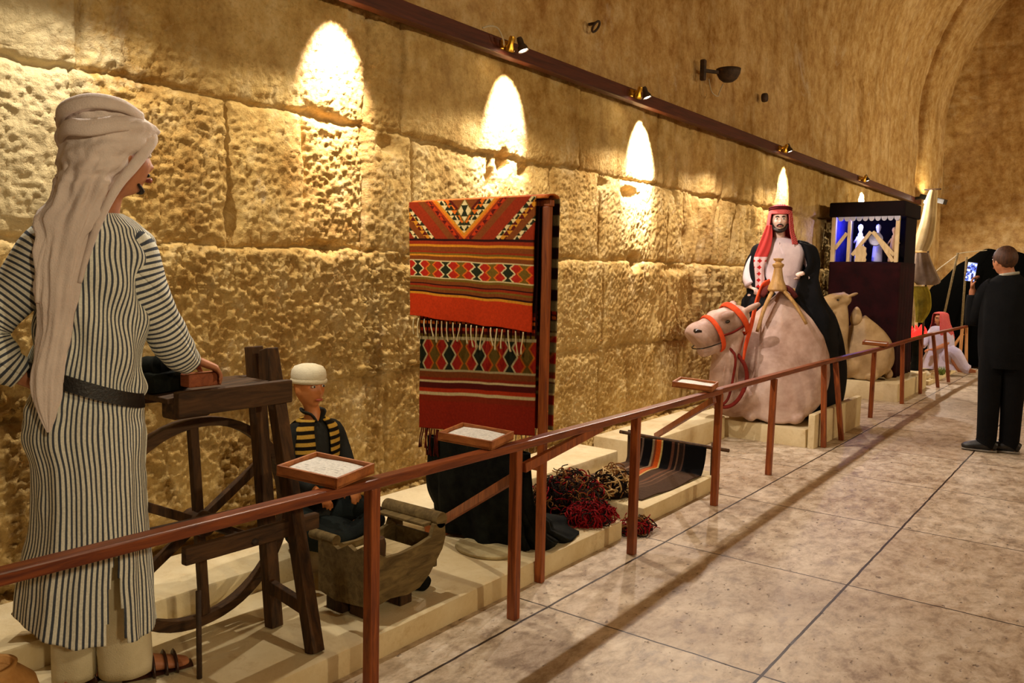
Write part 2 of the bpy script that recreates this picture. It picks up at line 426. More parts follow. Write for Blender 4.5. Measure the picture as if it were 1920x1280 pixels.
    def grid(s, P, pat=None, mi=0):     # P: nu x nv x 3 array
        P = np.asarray(P); nu, nv = P.shape[:2]
        return s.add(P.reshape(-1, 3), grid_faces(nu, nv).tolist(), None if pat is None else np.asarray(pat).reshape(-1, 3), mi)
    def lathe(s, prof, c=(0, 0, 0), n=24, rot=None, mi=0):
        V = []; R_ = rot or Matrix.Identity(3)
        for (r, z) in prof:
            for k in range(n): V.append(R_ @ Vector((r * math.cos(2 * PI * k / n), r * math.sin(2 * PI * k / n), z)) + Vector(c))
        F = [(i * n + k, i * n + (k + 1) % n, (i + 1) * n + (k + 1) % n, (i + 1) * n + k) for i in range(len(prof) - 1) for k in range(n)]
        F.append(tuple(reversed(range(n)))); F.append(tuple((len(prof) - 1) * n + k for k in range(n)))
        return s.add(V, F, mi=mi)
    def prism(s, poly, axis_vec, mi=0):
        a = [Vector(p) for p in poly]; d = Vector(axis_vec); n = len(a)
        F = [tuple(range(n)), tuple(reversed(range(n, 2 * n)))] + [(i, i + n, (i + 1) % n + n, (i + 1) % n) for i in range(n)]
        return s.add(a + [q + d for q in a], F, mi=mi)
    def build(s, name, mat, parent=None, smooth=True, sub=0, remesh=0.0, thick=0.0, auto=None, local=True, sm=0):
        V = s.v
        if parent is not None and local:
            off = np.array(parent_origin(parent)); V = (np.array(V) - off).tolist()
        o = link_mesh(name, V, s.f, mat, parent, smooth, pat=s.p)
        if isinstance(mat, (list, tuple)): o.data.polygons.foreach_set('material_index', s.mi)
        if thick:
            q = o.modifiers.new('thickness', 'SOLIDIFY'); q.thickness = thick; q.offset = 0
        if remesh:
            q = o.modifiers.new('skin', 'REMESH'); q.mode = 'VOXEL'; q.voxel_size = remesh; q.use_smooth_shade = True
            q = o.modifiers.new('relax', 'SMOOTH'); q.factor = 0.5; q.iterations = sm or 4
        if sub:
            q = o.modifiers.new('smooth', 'SUBSURF'); q.levels = sub; q.render_levels = sub
        if auto:
            sharp_by_angle(o.data, auto)
        return o
def sharp_by_angle(me, deg):
    bm = bmesh.new(); bm.from_mesh(me)
    for e in bm.edges:
        if len(e.link_faces) == 2 and e.calc_face_angle(0) > math.radians(deg): e.smooth = False
    bm.to_mesh(me); bm.free()
def parent_origin(p):
    x = Vector((0, 0, 0))
    while p is not None: x += p.location; p = p.parent
    return x
def thing(name, loc, label, cat, group=None):
    o = bpy.data.objects.new(name, None); o.empty_display_size = 0.1; C.objects.link(o); o.location = loc
    o['label'] = label; o['category'] = cat
    if group: o['group'] = group
    return o
def top(o, label, cat, group=None):      # tag a single mesh thing; put its origin at its base
    me = o.data; n = len(me.vertices); a = np.empty(n * 3, np.float32); me.vertices.foreach_get('co', a); a = a.reshape(-1, 3)
    lo, hi = a.min(0), a.max(0); c = np.array([(lo[0] + hi[0]) / 2, (lo[1] + hi[1]) / 2, lo[2]])
    me.vertices.foreach_set('co', (a - c).ravel()); me.update(); o.location = Vector(c.tolist())
    o['label'] = label; o['category'] = cat
    if group: o['group'] = group
    return o
def dup(root, loc, label, group=None, rotz=None):
    r = root.copy(); C.objects.link(r); r.location = loc; r['label'] = label
    if rotz is not None: r.rotation_euler = (0, 0, rotz)
    if group: r['group'] = group
    def rec(a, b):
        for ch in list(a.children):
            c = ch.copy(); C.objects.link(c); c.parent = b; rec(ch, c)
    rec(root, r)
    return r

b = MB()
b.box((-3.325, 9.0, 2.915), (0.07, 15.9, 0.10), bev=0.006)
tagk(b.build('trim_2', M['beam'], smooth=False), kind='structure')

# ------------------------------------------------------------------ plinths and ledges
def plinth(name, x0, x1, y0, y1, z, label, group=None, seed=0, z0=0.0):
    n = lambda a, b: max(2, int(abs(b - a) / 0.07))
    b = MB(); nx, ny = n(x0, x1), n(y0, y1)
    bm = bmesh.new(); bmesh.ops.create_cube(bm, size=1.0)
    for q in bm.verts: q.co = Vector(((q.co.x + .5) * (x1 - x0) + x0, (q.co.y + .5) * (y1 - y0) + y0, (q.co.z + .5) * (z - z0) + z0))
    bmesh.ops.bevel(bm, geom=[e for e in bm.edges if max(v.co.z for v in e.verts) > z0 + 1e-4], offset=0.012, segments=2, affect='EDGES', profile=0.5)
    bmesh.ops.subdivide_edges(bm, edges=[e for e in bm.edges if e.calc_length() > 0.5], cuts=int(max(ny, 3)), use_grid_fill=True)
    for q in bm.verts:
        if q.co.z > z0 + 1e-3:
            q.co += Vector((float(fbm(q.co.y * 3, q.co.z * 3, 3, seed)), float(fbm(q.co.x * 3, q.co.z * 3 + 5, 3, seed + 2)), 0.0)) * 0.010
    bm.verts.index_update(); v = [q.co.copy() for q in bm.verts]; f = [[k.index for k in g.verts] for g in bm.faces]; bm.free()
    b.add(v, f)
    o = b.build(name, M['plinth'], smooth=True, auto=35)
    return top(o, label, 'plinth', group)
plinth('display_plinth', -2.93, -2.22, 0.55, 3.99, 0.10, 'long low cream plaster plinth under the wheel stand and rug frame', seed=1)
plinth('display_plinth', -2.93, -2.245, 4.28, 5.42, 0.10, 'short low cream plaster plinth under the striped ground loom cloth', seed=2)
plinth('wall_ledge', -3.36, -2.935, 0.55, 5.18, 0.20, 'raised cream ledge along the wall behind the seated boy and rug', seed=3)
plinth('wall_ledge', -3.36, -2.92, 5.52, 7.12, 0.20, 'raised cream ledge along the wall between loom cloth and front camel', seed=4)
plinth('camel_plinth', -3.30, -2.20, 7.17, 8.66, 0.16, 'cream stone plinth slab under the large front camel', seed=5)
plinth('plinth_curb', -2.19, -2.13, 7.17, 8.68, 0.30, 'upright cream curb along the aisle side of the front camel plinth', seed=6)
plinth('camel_plinth', -3.30, -2.19, 10.58, 12.3, 0.22, 'cream stone plinth under the small camel and dark litter', seed=7)
plinth('display_plinth', -3.3, -2.21, 12.6, 14.75, 0.06, 'flat pale plinth under the campfire at the far rail end', seed=8)
# ------------------------------------------------------------------ more materials
def emit(name, col, strength, base=(0.8, 0.8, 0.8, 1)):
    t = NT(name, 0.5); t.color(base)
    t.b.inputs['Emission Color'].default_value = col; t.b.inputs['Emission Strength'].default_value = strength
    return t.m
M['bulb'] = emit('lit_bulb', (1.0, 0.88, 0.66, 1), 22)
M['brass'] = simple('polished_brass', srgb(190, 140, 40), srgb(226, 182, 70), 20, 0.25, 0.5, metal=0.9)
M['black_metal'] = simple('black_metal', srgb(18, 17, 16), srgb(34, 30, 26), 10, 0.45, 0.5)
M['iron'] = simple('rusty_iron', srgb(40, 30, 22), srgb(74, 54, 36), 14, 0.7, 0.4, 0.002, 80)
M['cable'] = simple('pale_cable', srgb(190, 178, 150), rough=0.6)
M['traywood'] = wood_mat('sign_tray_wood', srgb(136, 74, 32), srgb(186, 114, 56), 0.5, (2, 5, 5), 6.0)
def paint_mat(name, rough=0.9, fuzz=0.0025, fs=260):
    t = NT(name, rough, 0.1)
    a = t.n('ShaderNodeAttribute', attribute_name='paint')
    v = t.ramp(t.noise(90.0, 3, 0.6), [(0.3, (0.72, 0.72, 0.72, 1)), (0.7, (1, 1, 1, 1))])
    t.color(t.mix(1.0, a.outputs['Color'], v, 'MULTIPLY'))
    wv = t.n('ShaderNodeTexWave', {'Vector': t.obj(), 'Scale': fs, 'Distortion': 1.0}, wave_type='BANDS', bands_direction='Z').outputs['Fac']
    t.bump(t.math('ADD', wv, t.noise(180.0, 3, 0.6)), fuzz, 0.5)
    return t.m
M['paint'] = paint_mat('woven_wool', fs=120)
M['print'] = paint_mat('printed_paper', 0.7, 0.0002)
M['cream_yarn'] = simple('cream_yarn', srgb(196, 176, 126), srgb(222, 206, 160), 40, 0.95, 0.1, 0.002, 200)
M['dark_yarn'] = simple('dark_red_yarn', srgb(60, 18, 10), srgb(96, 32, 16), 40, 0.95, 0.1, 0.002, 200)
M['black_cloth'] = simple('black_wool_cloth', srgb(10, 11, 10), srgb(26, 28, 22), 14, 0.95, 0.1, 0.003, 160)
M['stone_slab'] = simple('pale_flat_board', srgb(150, 132, 92), srgb(184, 168, 126), 12, 0.85, 0.2, 0.003, 60)

# ------------------------------------------------------------------ barrier railings
def railing(label, pts, posts, braces, mat_post):
    o = thing('barrier_railing', (pts[0][0], pts[0][1], 0), label, 'railing')
    b = MB()
    for p, q in zip(pts[:-1], pts[1:]): b.bar(p, q, 0.052, 0.034, bev=0.005, ext=0.004)
    b.build('handrail', M['rail'], o, smooth=False)
    for (x0, y0, x1, y1, z1) in posts:
        b = MB(); b.bar((x0, y0, 0), (x1, y1, z1), 0.042, 0.042, up=(0, 1, 0), bev=0.004)
        b.build('post', mat_post(y0), o, smooth=False)
    for (p, q) in braces:
        b = MB(); b.bar(p, q, 0.026, 0.042, bev=0.003); b.build('brace', mat_post(p[1]), o, smooth=False)
    return o
pm = lambda y: M['pale_post'] if y > 14 else M['post']
railing('near brown wooden barrier railing in front of the wheel stand, rug and loom cloth',
        [(-2.05, -0.6, 0.783), (-2.05, 1.9, 0.762), (-2.045, 2.75, 0.758), (-2.05, 3.8, 0.758), (-2.085, 4.96, 0.750)],
        [(-2.055, 0.3, -2.05, 0.3, .765), (-2.055, 1.915, -2.05, 1.915, .745), (-2.045, 2.735, -2.045, 2.735, .742), (-2.05, 3.79, -2.05, 3.795, .741), (-2.088, 4.955, -2.075, 4.94, .735)],
        [((-2.90, 3.10, 0.12), (-2.06, 2.76, 0.62)), ((-2.03, 2.77, 0.66), (-2.04, 3.42, 0.742)), ((-2.93, 5.75, 0.22), (-2.09, 4.90, 0.70))], pm)
railing('far brown wooden barrier railing in front of the camels and the campfire',
        [(-2.09, 4.97, 0.752), (-2.13, 7.3, 0.745), (-2.15, 9.4, 0.728), (-2.17, 12.0, 0.74), (-2.12, 14.86, 0.735)],
        [(-2.107, 6.0, -2.095, 6.0, .73), (-2.085, 7.30, -2.11, 7.28, .73), (-2.055, 7.74, -2.12, 7.66, .72), (-2.16, 9.2, -2.155, 9.2, .712), (-2.12, 10.5, -2.15, 10.5, .72),
         (-2.13, 11.6, -2.16, 11.6, .72), (-2.07, 12.45, -2.16, 12.4, .72), (-2.06, 13.2, -2.15, 13.2, .72), (-2.075, 14.86, -2.11, 14.84, .72), (-2.17, 14.80, -2.16, 14.78, .72)],
        [((-2.45, 14.95, 0.12), (-2.15, 14.80, 0.62))], pm)

# ------------------------------------------------------------------ sign trays on the rail
def text_sheet(seed, nu=90, nv=70):
    rr = random.Random(seed); a = np.ones((nu, nv, 4)); a[..., :3] = (0.80, 0.77, 0.70)
    ink = np.array([0.42, 0.40, 0.37])
    if True:
        for r in range(10, nv - 8, 7):
            x = 8 + rr.randint(0, 3); end = nu - 8 - rr.randint(0, 22)
            while x < end:
                wl = rr.randint(2, 7)
                a[x:min(x + wl, end), r:r + 2, :3] = ink * (1 + rr.random())
                x += wl + 2
    return a
def sign_tray(loc, rot, seed, label):
    o = thing('sign_tray', loc, label, 'sign', 'sign trays on the barrier rail')
    b = MB(); W, D, H = 0.125, 0.105, 0.036
    b.box((0, 0, 0.004), (2 * W, 2 * D, 0.008))
    for sx in (-1, 1): b.box((sx * (W - 0.005), 0, H / 2), (0.010, 2 * D, H), bev=0.0015)
    for sy in (-1, 1): b.box((0, sy * (D - 0.005), H / 2), (2 * W - 0.02, 0.010, H), bev=0.0015)
    b.build('tray', M['traywood'], o, smooth=False, local=False)
    nu, nv = 90, 70
    U, V = np.meshgrid(np.linspace(-W + .014, W - .014, nu), np.linspace(-D + .014, D - .014, nv), indexing='ij')
    Z = 0.0235 + 0.0018 * np.sin(U * 30 + seed) + 0.001 * np.cos(V * 44)
    s = link_mesh('paper', np.stack([U, V, Z], -1).reshape(-1, 3), grid_faces(nu, nv), M['print'], o, True, col=text_sheet(seed, nu, nv).reshape(-1, 4))
    q = MB(); q.box((0, 0, .0125), (2 * W - .03, 2 * D - .03, .008)); q.build('backing_board', M['traywood'], o, smooth=False, local=False)
    o.rotation_euler = rot
    return o
sign_tray((-2.155, 1.80, 0.795), (0.03, 0.06, 0.22), 1, 'wooden tray with printed sheet on the rail in front of the seated boy')
sign_tray((-2.155, 2.60, 0.790), (0.03, 0.06, 0.22), 2, 'wooden tray with printed sheet on the rail below the hanging rug')
sign_tray((-2.18, 4.80, 0.784), (0.03, 0.06, 0.22), 3, "wooden tray with printed sheet on the rail beside the front camel's neck")
sign_tray((-2.22, 9.5, 0.760), (0.03, 0.05, 0.15), 4, 'wooden tray with printed sheet on the rail before the small camel')

# ------------------------------------------------------------------ lamps on the board
def spotlight(y, p, label, heads=((-0.05, -0.02, -0.3), (0.06, 0.03, 0.4))):
    o = thing('spotlight_fixture', (-3.29, y, 2.965), label, 'lamp', 'twin spotlights along the wall board')
    b = MB(); b.box((0, 0, -0.045), (0.05, 0.11, 0.055), bev=0.006)
    b.tube([(0, 0, -0.04), (0.05, 0, -0.03)], 0.012, 10)
    b.build('bracket', M['brass'], o, local=False, auto=40)
    for k, (dy, dz, yaw) in enumerate(heads):
        hd = Matrix.Rotation(yaw, 3, 'Z') @ Matrix.Rotation(PI - (0.35 if k else -0.45), 3, 'Y')
        c = Vector((0.085, dy, -0.045 + dz * 0.4))
        b = MB(); b.lathe([(0.006, -0.045), (0.016, -0.045), (0.020, -0.03), (0.020, 0.0), (0.032, 0.02), (0.036, 0.045), (0.033, 0.045), (0.028, 0.025)], c, 20, hd)
        h = b.build('lamp_head', M['brass'] if k == 0 else M['iron'], o, local=False, auto=40)
        b = MB(); b.lathe([(0.001, 0.026), (0.026, 0.028), (0.030, 0.036), (0.018, 0.044), (0.001, 0.046)], c, 18, hd); b.build('bulb', M['bulb'], h, local=False)
    return o
spotlight(4.20, 0, 'twin spotlight fixture on the board above the hanging rug')
spotlight(5.86, 0, 'twin spotlight fixture on the board above the brightest patch of wall')
spotlight(9.25, 0, 'twin spotlight fixture on the board above the rider')
spotlight(12.6, 0, 'twin spotlight fixture on the board above the dark litter')
fx = thing('flood_lamp', (-3.2, 16.4, 2.95), 'dark boxy flood lamp at the far end of the wall board', 'lamp')
b = MB(); b.bar((0, 0, 0.02), (0.42, -0.05, -0.10), 0.17, 0.09, bev=0.012); b.build('housing', M['black_metal'], fx, smooth=False, local=False)
b = MB(); b.bar((-0.088, 0.0, -0.01), (0.03, 0, 0.0), 0.05, 0.05); b.build('arm', M['black_metal'], fx, smooth=False, local=False)
b = MB(); b.box((0.14, -0.14, -0.09), (0.11, 0.05, 0.05), bev=0.008); b.build('bulb', M['bulb'], fx, local=False)
b = MB(); b.tube([(-3.27, 3.95, 2.97), (-3.25, 4.0, 2.99), (-3.23, 4.05, 2.985), (-3.22, 4.09, 2.93), (-3.235, 4.12, 2.90)], 0.005, 8, res=6)
top(b.build('power_cable', M['cable']), 'short pale cable poking out over the board by the first spotlight', 'cable')

# uplighter bowl and ring on the upper wall
o = thing('wall_uplighter', (-3.34, 7.45, 3.42), 'unlit dark half bowl uplighter on the upper wall', 'lamp')
prof = [(r * .70, z * .75) for r, z in [(0.02, -0.13), (0.07, -0.125), (0.12, -0.09), (0.155, -0.03), (0.165, 0.03), (0.155, 0.03), (0.145, -0.025), (0.11, -0.08), (0.06, -0.112), (0.015, -0.118)]]
b = MB(); b.lathe(prof, (0.13, 0.10, 0), 28); b.build('bowl', M['iron'], o, local=False)
b = MB(); b.box((-0.01, -0.16, -0.02), (0.05, 0.05, 0.19), bev=0.01); b.bar((-0.01, -0.14, -0.02), (0.07, 0.0, -0.02), 0.03, 0.03); b.build('bracket', M['iron'], o, smooth=False, local=False)
b = MB(); b.tube([(0.0, -0.05, -0.08), (0.03, -0.04, -0.2), (0.06, 0.03, -0.235), (0.05, 0.09, -0.19), (0.08, 0.10, -0.11)], 0.005, 8, res=6); b.build('cord', M['cable'], o, local=False)
b = MB(); b.tube([(-3.35 + 0.025 * math.cos(a), 5.38 + 0.032 * math.sin(a), 3.335 + 0.034 * math.cos(a)) for a in [i * PI / 10 for i in range(20)]], 0.009, 8, closed=True)
b.box((-3.385, 5.38, 3.36), (0.06, 0.02, 0.02), bev=0.004)
top(b.build('iron_ring', M['iron']), 'small iron ring fixed high on the upper wall', 'ring')
b = MB(); b.lathe([(0.005, 0.03), (0.045, 0.03), (0.05, 0.0), (0.045, -0.02), (0.01, -0.03)], (-3.36, 8.9, 3.43), 14, Matrix.Rotation(PI / 2, 3, 'Y'))
top(b.build('iron_boss', M['iron']), 'small dark iron boss on the upper wall right of the uplighter', 'hook')

# ------------------------------------------------------------------ kilim on its frame
o = thing('rug_frame', (-2.62, 3.15, 0.0), 'slim brown wooden frame that carries the hanging patterned rug', 'rug frame')
b = MB(); b.bar((-2.200, 3.15, 0.0), (-2.200, 3.15, 1.80), 0.040, 0.034, up=(0, 1, 0)); b.build('post', M['post'], o, smooth=False)
b = MB(); b.bar((-2.82, 3.165, 0.10), (-2.82, 3.165, 1.80), 0.034, 0.034, up=(0, 1, 0)); b.build('post', M['post'], o, smooth=False)
b = MB(); b.bar((-3.09, 3.155, 1.815), (-2.175, 3.155, 1.815), 0.036, 0.03); b.build('top_bar', M['post'], o, smooth=False)
b = MB(); b.bar((-2.83, 3.155, 0.56), (-2.21, 3.155, 0.56), 0.03, 0.03); b.build('lower_bar', M['post'], o, smooth=False)

K = {k: np.array(srgb(*v)[:3]) for k, v in dict(rust=(150, 46, 14), bright=(196, 56, 14), cream=(232, 208, 146), green=(40, 44, 22), gold=(214, 140, 34),
     brown=(130, 66, 22), red=(186, 40, 20), orange=(226, 112, 26), dark=(44, 12, 8), olive=(120, 92, 26), maroon=(92, 20, 10)).items()}
def tri(x): return 2 * np.abs(x - np.floor(x + 0.5))           # 0..1
def hexband(col, u, v, v0, v1, npd=4.05, fade=1.0):
    m = (v >= v0) & (v < v1); t = (v - v0) / (v1 - v0)
    wz = 0.16 * (tri(t * 2) * 2 - 1)
    x = u * npd * 2 - 0.1
    k = np.floor(x).astype(int); f = x - k
    # even column: dark lozenges with cream zigzag borders; odd: red with orange zigzags
    a = np.abs(f - 0.5)
    wdt = 0.27 - wz
    even = (k % 2 == 0)
    c = np.where(even[..., None], K['green'], K['olive'])
    out = a > wdt
    c = np.where(out[..., None], K['red'], c)
    line = np.abs(a - wdt) < 0.055
    c = np.where(line[..., None], np.where(even[..., None], K['cream'], K['orange']), c)
    edge = (t < 0.06) | (t > 0.94)
    c = np.where(edge[..., None], K['cream'] * 0.85, c)
    return np.where(m[..., None], c * fade, col)
def triangles(f, s, hot, cold):
    a = (f * s); k = np.floor(a)
    return a - k, k
def kilim_upper(u, v):
    # u 0..1 across, v 0..1 down
    col = np.zeros(u.shape + (3,)); col[:] = K['rust']
    asp = 0.83 / 0.60; x = (u - 0.47) * asp; y = v
    top_ = v < 0.32
    D = np.abs(x) * 0.86 + (y - 0.30)        # 0 on the V boundary, negative inside
    def put(mask, c):
        nonlocal col
        col = np.where((mask & top_)[..., None], c, col)
    s = 24.0
    def rows(mask, c1, c2, ph=0.0):
        # rows of small triangles along the diagonal
        f = (y * s) % 1.0; g = (np.abs(x) * s * 0.86 + ph) % 1.0
        t1 = tri(np.abs(x) * s * 0.55 + ph) < (1 - f)
        put(mask & t1, c1); put(mask & ~t1, c2)
    put(D > -2, K['rust'])
    put((D > 0.10) & (D < 0.17), K['brown'])
    rows((D > 0.045) & (D < 0.085), K['maroon'], K['bright'])
    put((D > 0.0) & (D < 0.022), K['orange']); put((D > -0.028) & (D <= 0.0), K['gold'])
    rows((D <= -0.028) & (D > -0.085), K['cream'], K['green'])
    rows((D <= -0.085) & (D > -0.14), K['orange'], K['green'], 0.5)
    put((D <= -0.14), K['maroon'])
    put((D <= -0.17), K['brown'])
    d2 = np.abs(x) + np.abs(y - 0.09) * 0.8
    put(d2 < 0.085, K['olive']); put(d2 < 0.07, K['cream'])
    put((np.abs(x) < 0.035) & (np.abs(y - 0.09) < 0.045) & (np.abs(x) < 0.012 + np.abs(y - 0.09) * 0.6), K['green'])
    rows((D > 0.30) & (D < 0.345), K['cream'], K['green'])
    rows((D >= 0.345) & (D < 0.40), K['gold'], K['maroon'], 0.5)
    put((D >= 0.40) & (D < 0.47), K['brown']); rows((D >= 0.47) & (D < 0.52), K['cream'], K['green'])
    st = [(0.32, .335, 'dark'), (.335, .365, 'rust'), (.365, .385, 'gold'), (.385, .425, 'brown'), (.425, .44, 'rust'), (.44, .452, 'olive'), (.452, .466, 'gold'), (.466, .50, 'brown'),
          (.655, .67, 'olive'), (.67, .70, 'brown'), (.70, .712, 'dark'), (.712, .73, 'rust'), (.73, .742, 'olive'), (.742, .77, 'brown'), (.77, .782, 'dark'), (.782, .80, 'gold'), (.80, 1.01, 'bright')]
    for a, b_, c in st: col = np.where(((v >= a) & (v < b_))[..., None], K[c], col)
    return hexband(col, u, v, .50, .655)
def kilim_lower(u, v):
    col = np.zeros(u.shape + (3,)); col[:] = K['dark']
    st = [(0.46, .475, 'maroon'), (.475, .49, 'bright'), (.49, .50, 'dark'), (.50, .515, 'orange'), (.515, .53, 'dark'), (.53, .545, 'bright'), (.545, .56, 'maroon'), (.56, .575, 'olive'),
          (.735, .76, 'brown'), (.76, .775, 'rust'), (.775, .785, 'cream'), (.785, .81, 'maroon'), (.81, .83, 'bright'), (.83, .842, 'cream'), (.842, .87, 'rust'), (.87, 1.01, 'red')]
    for a, b_, c in st: col = np.where(((v >= a) & (v < b_))[..., None], K[c], col)
    col = np.where(((v > .87))[..., None], K['red'] * 0.45 + K['rust'] * 0.45, col)
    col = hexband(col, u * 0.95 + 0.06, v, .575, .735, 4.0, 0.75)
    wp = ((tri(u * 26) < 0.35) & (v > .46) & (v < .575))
    return np.where(wp[..., None], K['dark'] * 1.2, col) * 0.72  # whole fold darkened, its shade is painted into the colours
def cloth_panel(name, x0, x1, z0, z1, y, fn, parent, nu=210, nv=170, wob=0.012, seed=0, sag=(0, 0), mat=None):
    U, V = np.meshgrid(np.linspace(0, 1, nu), np.linspace(0, 1, nv), indexing='ij')
    X = x0 + (x1 - x0) * U + 0.012 * (fbm(V * 3, U * 0 + seed, 2, seed)) * (V) + (U - .5) * -0.02 * V
    Z = z1 + ((z0 + sag[0] * (1 - U) + sag[1] * U) - z1) * V + 0.006 * fbm(U * 6, V * 0, 2, seed + 3) * V
    Y = y + wob * (np.sin(U * 9 + V * 2 + seed) * V * .6 + fbm(U * 4, V * 2, 3, seed + 5) * V) 
    Po = np.array(parent_origin(parent))
    P = np.stack([X, Y, Z], -1).reshape(-1, 3) - Po
    c = np.ones((nu, nv, 4)); c[..., :3] = fn(U, V)
    o_ = link_mesh(name, P, grid_faces(nu, nv), mat or M['paint'], parent, True, col=c.reshape(-1, 4))
    md = o_.modifiers.new('thickness', 'SOLIDIFY'); md.thickness = 0.007
    return o_
rug = thing('kilim_rug', (-2.62, 3.12, 0.66), 'red orange patterned kilim rug folded over the wooden frame', 'rug')
cloth_panel('upper_fold', -3.045, -2.232, 1.235, 1.845, 3.105, kilim_upper, rug, 250, 210, 0.010, 1, (0.02, -0.02))
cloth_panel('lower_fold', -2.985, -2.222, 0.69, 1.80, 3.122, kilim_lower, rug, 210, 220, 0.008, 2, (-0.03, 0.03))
cloth_panel('back_fold', -3.03, -2.160, 0.74, 1.835, 3.195, lambda u, v: np.where((tri(v * 11) < 0.45)[..., None] & (u > .965)[..., None], K['cream'] * .28, kilim_lower(u, v)), rug, 120, 140, 0.010, 3)
b = MB(); b.grid([[(x, 3.15 + 0.05 * math.cos(a) * -1, 1.835 + 0.022 * math.sin(a)) for a in [k * PI / 10 for k in range(11)]] for x in np.linspace(-3.04, -2.165, 30)])
q = b.build('top_fold', simple('rug_fold_wool', srgb(150, 60, 24), srgb(196, 120, 50), 30, 0.95, 0.1, 0.002, 150), rug)
q.modifiers.new('thickness', 'SOLIDIFY').thickness = 0.006
def strands(name, pts, length, mat, parent, seed, rad=0.0032, jit=0.02):
    rr = random.Random(seed); b = MB()
    for (x, y, z) in pts:
        L = length * rr.uniform(0.75, 1.15); dx = rr.uniform(-jit, jit); dy = rr.uniform(-0.006, 0.004)
        b.tube([(x, y, z), (x + dx * 0.2, y - 0.004 + dy, z - L * .35), (x + dx * .7, y - 0.005 + dy, z - L * .7), (x + dx, y + dy, z - L)], [rad, rad, rad, rad * 1.8], 6, res=3)
    return b.build(name, mat, parent)
strands('fringe', [(-3.005 + 0.0395 * k + 0.006 * math.sin(k * 5), 3.100, 1.245 - 0.0019 * k) for k in range(19)], 0.105, M['cream_yarn'], rug, 3)
strands('fringe', [(-2.96 + 0.012 * k * (1 + 0.1 * math.sin(k)), 3.12, 0.665) for k in range(12)], 0.13, M['dark_yarn'], rug, 4)
strands('fringe', [(-2.72 + 0.03 * k, 3.195, 0.745) for k in range(18)], 0.16, M['cream_yarn'], rug, 5)
# black wool cloth hanging under the rug and spreading over the plinth
def black_drape():
    nu, nv = 90, 60; P = np.zeros((nu, nv, 3))
    for i in range(nu):
        u = i / (nu - 1); a = u * 2 * PI
        for j in range(nv):
            v = j / (nv - 1)
            # top ring: a thin slot on the lower bar; bottom ring: blob on the plinth, pulled to +Y
            tx, ty = -2.62 + 0.33 * math.cos(a), 3.165 + 0.045 * math.sin(a)
            bx = -2.57 + 0.33 * math.cos(a) + 0.02 * math.sin(3 * a); by = 3.36 + (0.21 if math.sin(a) < 0 else 0.50) * math.sin(a) * (1 - 0.25 * math.cos(a))
            s = max(0.0, (v - 0.45) / 0.55) ** 1.7; h = 1 - v
            z = 0.106 + 0.51 * (h ** 0.9) if v < 0.8 else 0.106 + 0.51 * ((h) ** 1.05) * 0.9
            fold = 1 + (0.07 * math.sin(a * 9 + v * 3) + 0.05 * math.sin(a * 17 + 2)) * min(1, v * 1.6)
            x = tx + (bx - tx) * s; y = ty + (by - ty) * s
            cx, cy = -2.6, 3.165 + (3.42 - 3.165) * s
            x = cx + (x - cx) * fold; y = cy + (y - cy) * fold
            P[i, j] = (min(x, -2.245), y, max(0.106, z + 0.02 * math.sin(a * 6 + v * 8) * s))
    b = MB(); b.grid(P)
    q = b.build('black_cloth', M['black_cloth']); q.modifiers.new('thickness', 'SOLIDIFY').thickness = 0.008
    return top(q, 'black wool cloth hanging below the patterned rug and spreading on the plinth', 'cloth')
black_drape()
b = MB(); b.lathe([(0.19, 0), (0.20, 0.008), (0.20, 0.016), (0.19, 0.022)], (0, 0, 0), 36)
b.v = [(x * 0.85, y * 0.62, z) for x, y, z in b.v]; b.v = [(x - 2.50, y + 3.10, z + 0.101) for x, y, z in b.v]
top(b.build('flat_board', M['stone_slab'], auto=40), 'flat rounded pale board lying on the plinth at the foot of the black cloth', 'board')

# yarn heaps
def curls(name, cen, ext, n, mats, seed, r=0.0035, loop=0.035):
    rr = random.Random(seed); b = MB()
    for k in range(n):
        a = rr.uniform(0, 2 * PI); q = math.sqrt(rr.random())
        x = cen[0] + ext[0] * q * math.cos(a); y = cen[1] + ext[1] * q * math.sin(a)
        hmax = ext[2] * (1 - q * q) ** 0.5
        z = cen[2] + hmax * rr.uniform(0.35, 1.0) + 0.008
        ax = Vector((rr.gauss(0, 1), rr.gauss(0, 1), rr.gauss(0, 1))).normalized(); s1 = ax.orthogonal().normalized(); s2 = ax.cross(s1)
        R_ = loop * rr.uniform(0.5, 1.2); m = rr.randint(6, 9); ph = rr.uniform(0, 6)
        pts = []
        for i in range(m):
            t = ph + i * 0.9; p = Vector((x, y, z)) + s1 * (R_ * math.cos(t)) + s2 * (R_ * math.sin(t)) + ax * (0.006 * i)
            p.z = max(p.z, cen[2] + 0.009); pts.append(p)
        b.tube(pts, r * rr.uniform(0.8, 1.3), 5, res=2, mi=rr.randrange(len(mats)))
    b.ell((cen[0], cen[1], cen[2] + 0.002), (ext[0] * 0.9, ext[1] * 0.9, ext[2] * 0.8), nu=20, nv=10, mi=0, fn=lambda q: (q.x, q.y, max(0, q.z)))
    return b.build(name, mats)
y_black = simple('black_yarn', srgb(14, 10, 8), srgb(40, 24, 16), 40, 0.9, 0.15); y_brown = simple('brown_yarn', srgb(96, 60, 28), srgb(140, 96, 50), 40, 0.9, 0.15)
y_red = simple('crimson_yarn', srgb(110, 12, 18), srgb(160, 24, 28), 40, 0.9, 0.15); y_beige = simple('beige_cord', srgb(184, 150, 96), srgb(214, 184, 130), 40, 0.8, 0.15)
top(curls('yarn_heap', (-2.62, 4.02, 0.10), (0.20, 0.24, 0.20), 330, [y_black, y_black, y_brown, y_red], 21), 'heap of tangled black and brown yarn behind the black cloth', 'yarn')
